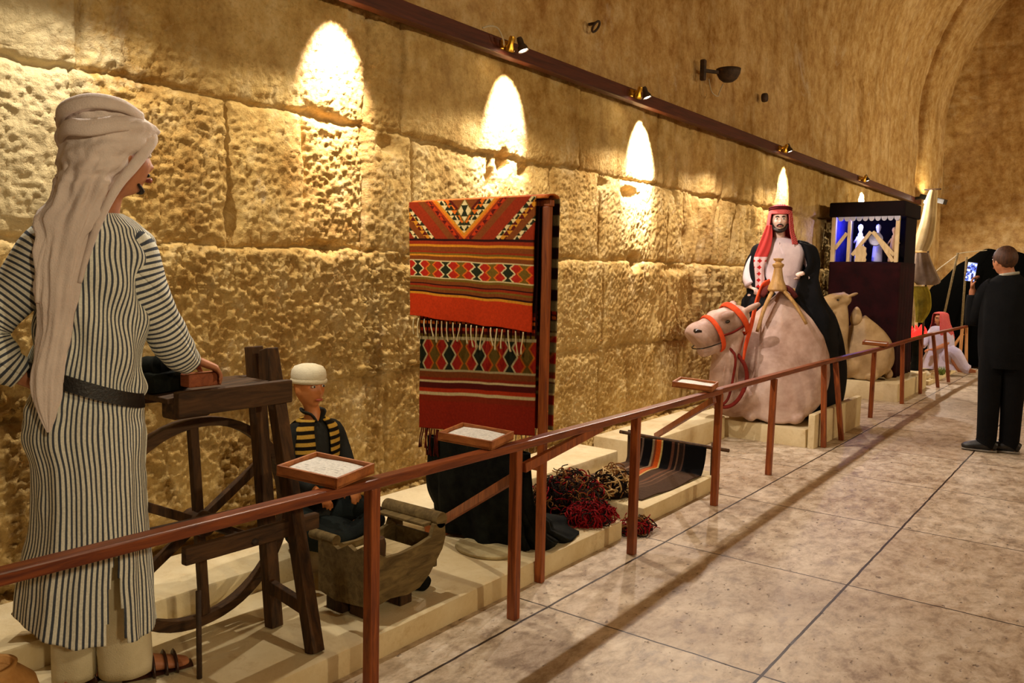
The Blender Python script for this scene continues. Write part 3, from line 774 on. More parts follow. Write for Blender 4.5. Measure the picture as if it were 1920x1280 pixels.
top(curls('yarn_heap', (-2.36, 3.86, 0.10), (0.12, 0.16, 0.09), 240, [y_red, y_red, y_red, y_black], 22, 0.003), 'heap of tangled crimson yarn beside the black cloth', 'yarn')
top(curls('yarn_heap', (-2.52, 4.40, 0.105), (0.10, 0.11, 0.16), 110, [y_black, y_beige, y_brown], 23, 0.004, 0.05), 'loose beige and brown cord coils beside the striped loom cloth', 'yarn')
top(curls('yarn_heap', (-2.21, 4.14, 0.0), (0.07, 0.12, 0.06), 110, [y_red, y_brown, y_black], 24, 0.003), 'small red and brown yarn tangle spilled over the plinth gap', 'yarn')

# ------------------------------------------------------------------ ground loom cloth
def loom():
    o = thing('ground_loom', (-2.58, 4.9, 0.10), 'dark striped cloth on a low ground loom turned up over a stick', 'loom')
    prof = []
    for k in range(40):
        t = k / 39; prof.append((4.42 + 0.80 * t, 0.112 + 0.006 * math.sin(t * 9)))
    for k in range(1, 16):
        t = k / 15; prof.append((5.22 + 0.06 * math.sin(t * PI / 2), 0.115 + 0.185 * t ** 1.3))
    nx = 150; prof = np.array(prof); U, J = np.meshgrid(np.linspace(0, 1, nx), np.arange(len(prof)), indexing='ij')
    tt = J / (len(prof) - 1)
    x0 = -2.90; x1 = np.where(tt < .3, -2.30 - 0.03 * (1 - tt / .3), -2.30)
    X = x0 + (x1 - x0) * U; Y = prof[J, 0] + 0.01 * fbm(U * 6, tt * 2, 2, 4); Z = prof[J, 1] + 0.006 * fbm(U * 8, tt * 8, 2, 6)
    S = [(0, .10, (74, 56, 44)), (.10, .17, (36, 24, 20)), (.17, .20, (110, 90, 78)), (.20, .32, (14, 12, 14)), (.32, .345, (150, 130, 100)), (.345, .375, (120, 60, 34)), (.375, .43, (196, 84, 24)), (.43, .455, (206, 180, 110)),
         (.455, .57, (16, 14, 14)), (.57, .60, (96, 60, 44)), (.60, .64, (34, 24, 20)), (.64, .66, (110, 80, 60)), (.66, .72, (40, 28, 22)), (.72, .74, (80, 56, 44)), (.74, 1.01, (12, 11, 12))]
    c = np.ones(U.shape + (4,)); c[..., :3] = 0.02
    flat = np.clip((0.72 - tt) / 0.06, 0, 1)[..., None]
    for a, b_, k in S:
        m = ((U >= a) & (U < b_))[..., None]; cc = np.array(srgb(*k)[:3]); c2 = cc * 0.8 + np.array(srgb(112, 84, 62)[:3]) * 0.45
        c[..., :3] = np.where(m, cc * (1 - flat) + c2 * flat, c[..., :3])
    P = np.stack([X, Y, Z], -1).reshape(-1, 3) - np.array(parent_origin(o))
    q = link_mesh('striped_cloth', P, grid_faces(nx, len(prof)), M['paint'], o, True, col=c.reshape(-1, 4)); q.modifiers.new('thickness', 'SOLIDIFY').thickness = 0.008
    b = MB(); b.tube([(-2.99, 5.29, 0.315), (-2.55, 5.30, 0.302), (-2.14, 5.30, 0.296)], 0.013, 10, res=4); b.build('loom_stick', M['old'], o)
    for x in (-2.93, -2.27):
        b = MB(); b.tube([(x, 5.325, 0.10), (x, 5.325, 0.33)], 0.012, 8); b.build('stake', M['old'], o)
    b = MB(); b.box((-2.50, 4.47, 0.165), (0.05, 0.05, 0.13), 0.4, bev=0.01); b.build('wooden_peg', simple('orange_wood', srgb(170, 96, 30), srgb(206, 128, 46), 10, 0.6), o, smooth=False)
loom()

# ------------------------------------------------------------------ wheel stand
def wheel_stand():
    o = thing('wheel_stand', (-2.55, 1.65, 0.10), 'dark old wooden trestle bench with a large spoked wheel', 'wheel stand')
    for (p, q) in [((-2.29, 1.86, 0.101), (-2.585, 1.885, 1.19)), ((-2.585, 1.90, 0.101), (-2.70, 1.90, 1.19))]:
        b = MB(); b.bar(p, q, 0.052, 0.052, up=(0, 1, 0), bev=0.004); b.build('leg', M['old'], o, smooth=False)
    b = MB(); b.bar((-2.87, 1.43, 0.101), (-2.83, 1.43, 1.02), 0.05, 0.05, up=(0, 1, 0)); b.build('leg', M['old'], o, smooth=False)
    b = MB(); b.bar((-2.505, 1.46, 1.035), (-2.505, 1.92, 1.035), 0.035, 0.085, bev=0.005); b.build('bench_beam', M['oldh'], o, smooth=False)
    b = MB(); b.bar((-2.80, 1.40, 1.04), (-2.725, 1.93, 1.04), 0.035, 0.07, bev=0.005); b.build('bench_beam', M['oldh'], o, smooth=False)
    b = MB(); b.bar((-2.64, 1.45, 1.045), (-2.62, 1.84, 1.07), 0.22, 0.02, bev=0.003); b.build('bench_top', M['oldh'], o, smooth=False)
    b = MB(); b.bar((-2.56, 1.46, 1.015), (-2.56, 1.60, 1.015), 0.08, 0.07, bev=0.01); b.build('spindle_block', M['oldh'], o, smooth=False)
    b = MB(); b.bar((-2.66, 1.44, 1.095), (-2.67, 1.58, 1.10), 0.10, 0.07, bev=0.012); b.ell((-2.68, 1.50, 1.15), (0.06, 0.06, 0.04), fn=lambda q: q * (1 + .2 * math.sin(q.x * 70 + q.y * 50))); b.build('spindle_housing', M['black_cloth'], o, smooth=True, auto=40)
    b = MB(); b.bar((-2.425, 1.43, 0.545), (-2.435, 1.99, 0.535), 0.03, 0.06, bev=0.005); b.build('lower_rail', M['oldh'], o, smooth=False)
    b = MB(); b.bar((-2.66, 1.42, 0.56), (-2.65, 1.96, 0.55), 0.03, 0.055, bev=0.005); b.build('lower_rail', M['oldh'], o, smooth=False)
    b = MB(); b.bar((-2.60, 1.885, 0.27), (-2.34, 1.875, 0.24), 0.03, 0.05, bev=0.004); b.build('foot_rail', M['old'], o, smooth=False)
    b = MB(); b.tube([(-2.44, 1.49, 0.101), (-2.455, 1.50, 0.40)], 0.009, 8); b.build('treadle_rod', M['iron'], o)
    # wheel
    X, Y, Z, R0 = -2.765, 1.695, 0.530, 0.388
    b = MB(); n = 56; V = []
    for k in range(n):
        a = 2 * PI * k / n; w_ = 0.022 + 0.002 * math.sin(a * 5); hh = 0.018 + 0.002 * math.sin(a * 3 + 1); rr = R0 * (1 + 0.012 * math.sin(2 * a + 1))
        for (dx, dr) in [(-w_, -hh), (w_, -hh), (w_, hh), (-w_, hh)]:
            V.append((X + dx, Y + (rr + dr) * math.cos(a), Z + (rr + dr) * math.sin(a)))
    F = [(k * 4 + i, k * 4 + (i + 1) % 4, ((k + 1) % n) * 4 + (i + 1) % 4, ((k + 1) % n) * 4 + i) for k in range(n) for i in range(4)]
    b.add(V, F); wheel = b.build('wheel', M['oldh'], o, smooth=False)
    for k in range(6):
        a = math.radians(93 + 60 * k); c_, s_ = math.cos(a), math.sin(a)
        b = MB(); b.bar((X, Y + 0.03 * c_, Z + 0.03 * s_), (X, Y + 0.375 * c_, Z + 0.375 * s_), 0.034, 0.030, up=(1, 0, 0), bev=0.003); b.build('spoke', M['old'], wheel, smooth=False)
    b = MB(); b.lathe([(0.02, -0.06), (0.045, -0.055), (0.05, 0), (0.045, 0.055), (0.02, 0.06)], (X, Y, Z), 16, Matrix.Rotation(PI / 2, 3, 'Y')); b.build('hub', M['old'], wheel, auto=40)
    b = MB(); b.tube([(X - 0.09, Y, Z), (X + 0.36, Y, Z)], 0.012, 10); b.build('axle', M['iron'], wheel)
wheel_stand()
b = MB(); b.bar((-2.56, 1.525, 1.105), (-2.555, 1.64, 1.105), 0.06, 0.045, bev=0.004)
top(b.build('wood_block', wood_mat('red_brown_wood', srgb(120, 58, 28), srgb(160, 86, 46), 0.6), smooth=False), "small reddish wood block under the robed figure's right hand", 'block')

# ------------------------------------------------------------------ carved cradle trough
def cradle():
    o = thing('wooden_trough', (-2.48, 2.36, 0.10), 'low weathered wooden trough with scrolled ends before the seated boy', 'trough')
    x0, x1, y0, y1 = -2.60, -2.32, 2.13, 2.58
    side = [(y0, .17), (y0 + .06, .155), (y0 + .14, .165), (y0 + .24, .15), (y1 - .14, .16), (y1 - .08, .20), (y1, .29), (y1 + .02, .34), (y1 + .015, .40), (y1 - .05, .41), (y1 - .07, .36), (y1 - .14, .345), (y1 - .25, .335), (y0 + .12, .34), (y0 + .07, .37), (y0, .40)]
    for x in (x0, x1 - 0.02):
        b = MB(); b.prism([(x, y, z) for y, z in side], (0.02, 0, 0)); b.build('side_board', M['greywood'], o, smooth=False)
    front = [(x0 + .02, .17), (x0 + .10, .155), (x1 - .06, .165), (x1 - .02, .17), (x1 - .02, .41), (x1 - .06, .385), (x1 - .10, .40), (x0 + .12, .37), (x0 + .06, .395), (x0 + .02, .38)]
    b = MB(); b.prism([(x, y0, z) for x, z in front], (0, 0.02, 0)); b.build('end_board', M['greywood'], o, smooth=False)
    b = MB(); b.bar((x0 + .02, y1 - .02, .28), (x1 - .02, y1 - .02, .28), 0.02, 0.14); b.build('end_board', M['greywood'], o, smooth=False)
    b = MB(); b.bar(((x0 + x1) / 2, y0 + .02, .30), ((x0 + x1) / 2, y1 - .10, .30), 0.235, 0.02); b.build('seat_board', M['lightwood'], o, smooth=False)
    for (y, z, r) in [(y1 - 0.005, 0.418, 0.034), (y0 + 0.02, 0.395, 0.022)]:
        b = MB(); b.tube([(x0 - (0.06 if z > .41 else .06), y, z), (x1 if z > .41 else x0 + .09, y, z)], r, 20)
        if z > .41: b.bar((x0 - .04, y - .045, z - .012), (x1 - .03, y - .045, z - .012), .07, .012, bev=.002)
        b.build('scrolled_end', M['greywood'], o, auto=40)
    for (x, y) in [(x0 + .08, y0 + .05), (x1 - .08, y0 + .07), (x0 + .08, y1 - .20), (x1 - .07, y1 - .20)]:
        b = MB(); b.box((x, y, .130), (0.10, 0.07, .062), bev=0.005); b.build('foot_block', M['old'], o, smooth=False)
    b = MB(); b.lathe([(0.016, 0), (0.034, 0), (0.036, .05), (0.030, .075), (0.012, .08)], (-2.43, 2.30, .311), 16); b.build('hub_cup', M['old'], o, auto=40)
cradle()
b = MB(); b.ell((-2.40, 2.53, .139), (.045, .05, .038), fn=lambda q: q * (1 + .12 * math.sin(q.x * 90) * math.cos(q.y * 80)))
top(b.build('dark_lump', M['black_cloth']), 'small black lump on the plinth under the scrolled trough end', 'stone')
# pot and planks in the lower left corner
b = MB(); b.lathe([(0.04, 0), (0.09, .0), (0.125, .06), (0.135, .13), (0.12, .19), (0.085, .225), (0.07, .235), (0.075, .25), (0.062, .25), (0.058, .23)], (-2.53, 0.885, .101), 32)
top(b.build('clay_jar', simple('ochre_clay', srgb(178, 126, 66), srgb(206, 156, 92), 8, 0.7, 0.3, 0.003, 50)), 'ochre clay jar cut by the lower left picture corner', 'jar')
b = MB(); b.bar((-3.02, 1.16, .30), (-2.86, 1.30, .115), 0.09, 0.016)
top(b.build('old_plank', M['greywood'], smooth=False), 'grey old plank leaning behind the robed figure near his hem', 'plank')
# ------------------------------------------------------------------ figures
class Frame:                     # local axes of a figure: a to its side, b along its heading, z up
    def __init__(s, x, y, h):
        s.o = Vector((x, y, 0)); s.F = Vector((h[0], h[1], 0)).normalized(); s.R = Vector((s.F.y, -s.F.x, 0))
    def __call__(s, a, b, z): return s.o + s.R * a + s.F * b + Vector((0, 0, z))
    def mat(s, a, b):            # rotation whose +Y is the direction (a, b)
        d = (s.R * a + s.F * b).normalized(); return Matrix((Vector((d.y, -d.x, 0)), d, Vector((0, 0, 1)))).transposed()
def head_fn(rx, ry, rz, chin=1.0):
    def f(q):
        x, y, z = q.x, q.y, q.z; u = z / rz
        if u < 0:
            x *= 1 - 0.30 * (-u) ** 1.4
            if y < 0: y *= 1 - 0.40 * (-u) ** 1.2
        if y > 0:
            k = rx / 0.074
            g = lambda cx, cz, sx, sz: math.exp(-((abs(x) - cx) / (sx * k)) ** 2 - ((z / k - cz) / sz) ** 2)
            y *= 0.93
            y += k * (0.021 * g(0, -.022, .010, .013) + 0.012 * g(0, .0, .008, .022) - 0.011 * g(.031, .014, .015, .011) + 0.005 * g(.026, .034, .03, .008)
                      + 0.008 * g(0, -.052, .020, .006) + 0.006 * g(0, -.064, .016, .005) - 0.003 * g(0, -.074, .02, .005) + 0.011 * chin * g(0, -.092, .022, .014) + 0.004 * g(.042, -.02, .018, .02))
        return Vector((x, y, z))
    return f
def add_head(b, c, R_, h=0.23):
    k = h / 0.232
    b.ell(c, (.074 * k, .096 * k, .116 * k), R_, 44, 36, fn=head_fn(.074 * k, .096 * k, .116 * k))
    for sx in (-1, 1):
        b.ell(Vector(c) + R_ @ Vector((sx * .074 * k, -.004 * k, -.006 * k)), (.009 * k, .019 * k, .031 * k), R_, 10, 8)
def face_parts(parent, c, R_, h, brow, eye=True, lip=(150, 80, 66)):
    k = h / 0.232; c = Vector(c)
    for sx in (-1, 1):
        b = MB(); b.ell(c + R_ @ Vector((sx * .031 * k, .0775 * k, .013 * k)), (.0135 * k, .008 * k, .0075 * k), R_, 14, 10)
        e = b.build('eye', M['eye_white'], parent)
        b = MB(); b.ell(c + R_ @ Vector((sx * .031 * k, .0835 * k, .013 * k)), (.0062 * k, .0035 * k, .0062 * k), R_, 10, 8); b.build('iris', M['iris'], e)
        b = MB(); b.tube([c + R_ @ Vector((sx * x * k, y * k, z * k)) for x, y, z in [(.014, .092, .030), (.030, .090, .036), (.048, .076, .030)]], [(.0035 * k, .005 * k), (.0035 * k, .006 * k), (.002 * k, .003 * k)], 8, res=3)
        b.build('eyebrow', brow, parent)
    b = MB(); b.tube([c + R_ @ Vector((x * k, y * k, -.058 * k)) for x, y in [(-.022, .083), (-.008, .0945), (.008, .0945), (.022, .083)]], [(.003 * k, .003 * k), (.004 * k, .0075 * k), (.004 * k, .0075 * k), (.003 * k, .003 * k)], 8, res=3)
    b.build('lips', simple('lips_%d_%d' % (lip[0], lip[1]), srgb(*lip), rough=0.5), parent)
def add_hand(b, w, d, nrm, side, k=1.0, curl=0.5, thumb=0.6):
    # w wrist, d direction of the fingers, nrm palm normal (fingers curl towards it), side direction of the thumb
    w, d, nrm = Vector(w), Vector(d).normalized(), Vector(nrm).normalized(); nrm = (nrm - d * nrm.dot(d)).normalized()
    s = d.cross(nrm); s = s if s.dot(Vector(side)) > 0 else -s
    b.tube([w - d * .02 * k, w + d * .02 * k, w + d * .055 * k, w + d * .088 * k], [(.024 * k, .019 * k), (.033 * k, .016 * k), (.040 * k, .015 * k), (.038 * k, .012 * k)], 14, up=nrm, res=2)
    for i, L in enumerate((.070, .078, .072, .056)):
        p = w + d * (.082 * k - .004 * abs(i - 1) * k) + s * ((.029 - .0193 * i) * k)
        dd = d + s * (.10 - .07 * i); pts = [p - d * .012 * k, p]; ang = 0
        for j, f in enumerate((.46, .31, .26)):
            ang += curl * (0.75, 0.95, 0.7)[j] * (1 + .06 * i)
            q = (dd.normalized() * math.cos(ang) + nrm * math.sin(ang)).normalized()
            pts.append(pts[-1] + q * L * f * k)
        r = (.0092, .0095, .0092, .0080)[i] * k
        b.tube(pts, [r, r * 1.02, r * .96, r * .88, r * .62], 10, res=2)
    p = w + d * .018 * k + s * .026 * k
    t1 = (s * .75 + d * .55 + nrm * .25).normalized(); t2 = (s * .25 * (1 - thumb) + d * .75 + nrm * thumb).normalized()
    b.tube([p - s * .012 * k, p + t1 * .030 * k, p + t1 * .040 * k + t2 * .026 * k, p + t1 * .040 * k + t2 * .050 * k], [.014 * k, .0125 * k, .0105 * k, .007 * k], 10, res=3)
M['skin'] = simple('tan_skin', srgb(160, 100, 66), srgb(190, 128, 90), 9, 0.5, 0.35)
M['skin_boy'] = simple('orange_tan_skin', srgb(186, 112, 60), srgb(206, 134, 78), 9, 0.42, 0.4)
M['skin_pale'] = simple('pale_skin', srgb(206, 172, 156), srgb(222, 190, 172), 9, 0.5, 0.4)
M['eye_white'] = simple('eye_white', srgb(214, 206, 192), rough=0.3, spec=0.5)
M['iris'] = simple('dark_iris', srgb(30, 18, 12), rough=0.2, spec=0.5)
M['dark_hair'] = simple('dark_hair', srgb(22, 14, 10), srgb(44, 28, 18), 60, 0.6, 0.3, 0.002, 200, stretch=(1, 1, .2))
M['brown_hair'] = simple('brown_hair', srgb(50, 30, 18), srgb(84, 52, 30), 60, 0.6, 0.3, 0.003, 160, stretch=(1, 1, .2))
def cloth(name, c1, c2, bump=0.003, sc=5, rough=0.85):
    return simple(name, c1, c2, sc, rough, 0.15, bump, 220)
M['scarf'] = cloth('pale_taupe_muslin', srgb(206, 190, 180), srgb(228, 214, 204))
M['trouser'] = cloth('cream_cotton', srgb(208, 196, 160), srgb(228, 218, 186))
M['leather'] = simple('black_leather', srgb(14, 13, 12), srgb(34, 30, 26), 20, 0.42, 0.5, 0.002, 120)
M['leather_b'] = simple('brown_sandal_leather', srgb(34, 18, 12), srgb(70, 38, 24), 20, 0.35, 0.5, 0.002, 120)
def stripe_mat(name, c1, c2, wd=0.5, c3=None):
    t = NT(name, 0.85, 0.12)
    a = t.n('ShaderNodeAttribute', attribute_name='pat')
    x = t.n('ShaderNodeSeparateXYZ', {0: a.outputs['Vector']}).outputs[0]
    x = t.math('ADD', x, t.math('MULTIPLY', t.math('SUBTRACT', t.noise(9.0, 3, .6), .5), 0.22))
    f = t.math('ABSOLUTE', t.math('SUBTRACT', t.math('FRACT', x), 0.5))
    m = t.ramp(f, [(wd * .5 - .035, (0, 0, 0, 1)), (wd * .5 + .035, (1, 1, 1, 1))])
    cc = t.mix(m, c1, c2)
    if c3: cc = t.mix(t.ramp(t.noise(2.0, 3, .6), [(.42, (0, 0, 0, 1)), (.62, (.7, .7, .7, 1))]), cc, t.mix(m, c1, c3))
    v = t.ramp(t.noise(160.0, 2, .6), [(.3, (.78, .78, .78, 1)), (.7, (1, 1, 1, 1))])
    t.color(t.mix(1.0, cc, v, 'MULTIPLY')); t.bump(t.noise(140.0, 3, .6), 0.002, .5)
    return t.m
M['stripe'] = stripe_mat('striped_robe_cotton', srgb(76, 82, 92), srgb(238, 238, 222), 0.42)
M['vest'] = stripe_mat('gold_black_vest', srgb(26, 20, 12), srgb(200, 158, 66), 0.5)
PV = [0.0165]
def ringloft(b, rows, n=72, fold=0.0, seed=0, stripes=0, phase=0.0, closed_top=False, zfun=None, foldfn=None, skip=None, pat_v=False):
    """rows: (centre Vector, side Vector (half width), depth Vector (half depth))"""
    V = []; pat = []; m = len(rows); L = 0
    for j, (c, sv, dv) in enumerate(rows):
        if j: L += (Vector(rows[j][0]) - Vector(rows[j - 1][0])).length
        for i in range(n + 1):
            a = 2 * PI * i / n + phase
            r = 1.0
            if fold: r += fold * foldfn(a, j / (m - 1))
            p = Vector(c) + Vector(sv) * (r * math.cos(a)) + Vector(dv) * (r * math.sin(a))
            if zfun: p.z += zfun(a, j / (m - 1))
            V.append(p); pat.append((L / PV[0] if pat_v else stripes * i / n, L, 0))
    F = []
    for j in range(m - 1):
        for i in range(n):
            if skip and skip(2 * PI * (i + .5) / n + phase, (j + .5) / (m - 1)): continue
            q = j * (n + 1) + i; F.append((q, q + 1, q + n + 2, q + n + 1))
    if closed_top: F.append(tuple(range(n)))
    return b.add(V, F, pat)
def interp_rows(ctrl, m):
    ctrl = [np.array(c, float) for c in ctrl]; n = len(ctrl) - 1; out = []
    for k in range(m):
        t = k / (m - 1) * n; i = min(int(t), n - 1); f = t - i
        g = lambda q: ctrl[max(0, min(n, q))]
        a, b_, c, d = g(i - 1), g(i), g(i + 1), g(i + 2)
        out.append(0.5 * ((2 * b_) + (-a + c) * f + (2 * a - 5 * b_ + 4 * c - d) * f * f + (-a + 3 * b_ - 3 * c + d) * f ** 3))
    return out
def foldw(seed, ks=(5, 9, 14)):
    r = random.Random(seed); P = [(k, r.uniform(0, 6), r.uniform(-2, 2), r.uniform(.5, 1)) for k in ks]
    def f(a, v): return sum(w * math.sin(k * a + p + q * v) for k, p, q, w in P) / len(P)
    return f

# --- the robed figure at the wheel bench (back to the aisle, head turned to the right)
def robed_man():
    f0_ = Frame(-2.535, 1.22, (-0.897, 0.442))
    class Fz(Frame):
        def __call__(s, a, b, z):
            t = min(1, max(0, (z - .2) / .3)); a = a * .91 + .015; return Frame.__call__(s, a, b, z + t * (1.5 + (z - 1.5) * .955 - z))
    fr = Fz(-2.535, 1.22, (-0.897, 0.442))
    o = thing('person', fr(0, 0, 0.10), 'person in striped robe and long pale headscarf, back turned, hand on the wheel bench', 'person')
    HR = fr.mat(0.93, 0.36); hc = fr(0.062, -0.01, 1.835)
    b = MB()
    add_head(b, hc, HR, 0.235)
    b.tube([fr(-.02, 0, 1.40), fr(-.025, .0, 1.60), fr(0.01, .0, 1.70), fr(.03, .0, 1.80)], [.07, .075, .055, .055], 16, res=2)
    b.tube([fr(-.05, .02, .86), fr(-.05, .02, 1.0), fr(-.04, .01, 1.2), fr(-.03, 0, 1.42), fr(-.03, 0, 1.56), fr(-.02, 0, 1.62)], [(.125, .10), (.12, .09), (.12, .09), (.145, .095), (.13, .08), (.07, .06)], 20, res=2, up=fr.F)
    hand = fr(.305, .155, 1.163)
    b.tube([fr(.08, 0, 1.545), fr(.14, .0, 1.42), fr(.195, .05, 1.29), fr(.25, .11, 1.215), hand], [.05, .045, .038, .034, .026], 14, res=2)
    add_hand(b, hand, fr.R * .75 + fr.F * .2 + Vector((0, 0, -.35)), (0, 0, -1), fr.F, .95, 0.55)
    hl = fr(-.20, -.03, 1.13)
    b.tube([fr(-.14, 0, 1.55), fr(-.24, -.02, 1.42), fr(-.335, -.03, 1.29), fr(-.29, -.04, 1.19), hl], [.05, .045, .040, .033, .026], 14, res=2)
    add_hand(b, hl, fr.R * .8 + Vector((0, 0, -.5)), fr.F, fr.F, .95, 0.4)
    for (a0, b0, fa, fb, dirx) in [(-.0, .05, .10, .13, .9), (-.12, .05, -.12, .12, .5)]:
        b.tube([fr(a0 * .6, b0, .95), fr(a0, b0, .70), fr((a0 + fa) / 2, b0, .50), fr(fa * .9, fb, .22), fr(fa, fb, .16)], [.085, .075, .055, .042, .036], 14, res=2)
        d = Vector((fr.R * dirx + fr.F * (1 - dirx))).normalized(); f0 = fr(fa, fb, .143)
        b.tube([f0 - d * .045 + Vector((0, 0, -.004)), f0 + Vector((0, 0, .004)), f0 + d * .07 + Vector((0, 0, -.008)), f0 + d * .125 + Vector((0, 0, -.018)), f0 + d * .155 + Vector((0, 0, -.022))], [(.024, .026), (.034, .034), (.040, .024), (.040, .016), (.022, .010)], 14, res=2)
    b.build('body', M['skin'], o, remesh=0.0065)
    # beard and brow on the turned face
    b = MB(); b.tube([hc + HR @ Vector(v) for v in [(.042, .042, -.078), (.018, .064, -.096), (-.018, .064, -.096), (-.042, .042, -.078)]], [.004, .0065, .0065, .004], 10, res=3)
    b.tube([hc + HR @ Vector(v) for v in [(.022, .080, -.047), (0, .090, -.043), (-.022, .080, -.047)]], .005, 8, res=3)
    b.build('beard', M['dark_hair'], o)
    face_parts(o, hc, HR, .235, M['dark_hair'])
    # robe
    ctrl = [(1.655, -.055, .065, .060), (1.628, -.135, .105, .085), (1.58, -.185, .140, .105), (1.46, -.190, .140, .118), (1.30, -.178, .116, .122), (1.12, -.198, .106, .122), (1.04, -.212, .104, .122),
            (.95, -.225, .108, .132), (.84, -.205, .104, .138), (.72, -.205, .108, .145), (.58, -.215, .112, .152), (.46, -.240, .118, .160), (.325, -.262, .124, .166)]
    rows = [(fr((r[1] + r[2]) / 2, 0, r[0]), fr.R * ((r[2] - r[1]) / 2), fr.F * r[3]) for r in interp_rows(ctrl, 150)]
    ff = foldw(3, (6, 10, 15)); 
    def f2(a, v):
        # diagonal creases across the back above the belt, broad folds below
        up = max(0, 1 - abs(v - .32) / .25)
        return ff(a, v * 1.5) * (.45 + .9 * max(0, v - .5)) + up * (.8 * math.sin(a * 3 + v * 46) + .7 * math.sin(a * 5 - v * 70 + 1)) + .25 * float(vnoise(a * 4, v * 20))
    def zf(a, v):
        return 0.12 * max(0, -math.cos(a) - .15) * max(0, v - .55) / .45 + 0.012 * math.sin(a * 3) * v * v
    slit = lambda a, v: abs(((a - 1.5 * PI + PI) % (2 * PI)) - PI - .42) < max(0, (v - .80)) * .8
    b = MB(); ringloft(b, rows, 160, 0.085, 3, 72, 0.0, zfun=zf, foldfn=f2, skip=slit)
    fs = foldw(9, (3, 5)); 
    def sleeve(path, rad, n=40):
        pr = interp_rows([tuple(p) + (r,) for p, r in zip(path, rad)], 44); rws = []
        for j, q in enumerate(pr):
            p = Vector(q[:3]); t = (Vector(pr[min(j + 1, 43)][:3]) - Vector(pr[max(j - 1, 0)][:3])).normalized()
            s1 = t.cross(Vector((0, 0, 1))).normalized() if abs(t.z) < .98 else fr.F.copy(); s2 = s1.cross(t)
            rws.append((p, s1 * q[3], s2 * q[3]))
        ringloft(b, rws, n, 0.05, 1, 0, pat_v=True, foldfn=lambda a, v: fs(a, v * 5) + .6 * math.sin(v * 40 + a) * (v > .55))
    sleeve([fr(.02, 0, 1.575), fr(.085, 0, 1.545), fr(.125, .0, 1.43), fr(.185, .035, 1.305), fr(.24, .09, 1.205), fr(.285, .14, 1.155)], [.060, .078, .072, .062, .056, .040])
    sleeve([fr(-.08, 0, 1.575), fr(-.145, 0, 1.54), fr(-.225, -.01, 1.43), fr(-.33, -.03, 1.30), fr(-.29, -.04, 1.20), fr(-.235, -.035, 1.155)], [.058, .078, .068, .060, .054, .042])
    q = b.build('robe', M['stripe'], o); q.modifiers.new('thickness', 'SOLIDIFY').thickness = 0.004
    # belt
    b = MB(); n = 80; V = []
    for i in range(n):
        a = 2 * PI * i / n; ca = math.cos(a)
        hw = .166 + .0; cz = 1.115 - .40 * (ca * .158) * 1.0
        for dz, ex in ((-.024, .006), (.024, .004), (.024, .013), (-.024, .015)):
            V.append(fr(-.052 + (hw + ex) * ca, (.132 + ex) * math.sin(a), cz + dz))
    b.add(V, [(i * 4 + k, i * 4 + (k + 1) % 4, ((i + 1) % n) * 4 + (k + 1) % 4, ((i + 1) % n) * 4 + k) for i in range(n) for k in range(4)])
    b.build('belt', M['leather'], o, auto=40)
    # trousers and sandals
    b = MB()
    for (a0, a1, b1, w_) in [(.02, .052, .11, .080), (-.11, -.118, .13, .062)]:
        rws = [(fr(a0 + (a1 - a0) * t, b1 * t, .80 - .66 * t), fr.R * (w_ * (.9 + .1 * t)), fr.F * (w_ * .85)) for t in np.linspace(0, 1, 24)]
        ringloft(b, rws, 40, 0.05, 4, foldfn=foldw(4, (4, 7)))
    q = b.build('trousers', M['trouser'], o); q.modifiers.new('thickness', 'SOLIDIFY').thickness = 0.004
    for (fa, fb, dx) in [(.10, .13, .9), (-.12, .12, .5)]:
        d = Vector((fr.R * dx + fr.F * (1 - dx))).normalized(); f0 = fr(fa, fb, .143)
        b = MB(); b.tube([f0 - d * .06 + Vector((0, 0, -.034)), f0 + d * .05 + Vector((0, 0, -.034)), f0 + d * .165 + Vector((0, 0, -.034))], [(.034, .008), (.042, .008), (.030, .008)], 16, res=3)
        for t, w2, hh in ((.035, .047, .040), (.075, .048, .034), (.108, .046, .028)):
            sd = d.cross(Vector((0, 0, 1)))
            b.tube([f0 + d * t + sd * (w2 * math.cos(q)) + Vector((0, 0, -.034 + (hh + .012) * math.sin(q))) for q in [PI * k / 8 for k in range(9)]], [(.020, .006)] * 9, 8, up=d)
        b.build('sandal', M['leather_b'], o)
    # headscarf: wound turban + long tail down the back
    rowpx = [(1.998, .02, .022, .012, 0), (1.988, -.045, .095, .075, 0), (1.960, -.088, .148, .112, 0), (1.92, -.104, .170, .128, 0), (1.87, -.106, .140, .130, -.01), (1.82, -.106, .095, .122, -.03), (1.775, -.110, .055, .105, -.055), (1.735, -.118, .028, .085, -.08), (1.68, -.136, .008, .065, -.10),
             (1.63, -.165, -.008, .040, -.128), (1.57, -.165, -.034, .026, -.150), (1.51, -.168, -.050, .022, -.160), (1.44, -.168, -.064, .020, -.168), (1.37, -.166, -.078, .018, -.172), (1.30, -.168, -.092, .017, -.172), (1.23, -.182, -.106, .016, -.172), (1.16, -.196, -.114, .016, -.176), (1.09, -.190, -.124, .014, -.182), (1.04, -.176, -.138, .010, -.186), (.998, -.158, -.150, .006, -.19)]
    rws = []
    for r in interp_rows(rowpx, 110):
        rws.append((fr((r[1] + r[2]) / 2, r[4], r[0]), fr.R * max(.004, (r[2] - r[1]) / 2), fr.F * max(.004, r[3])))
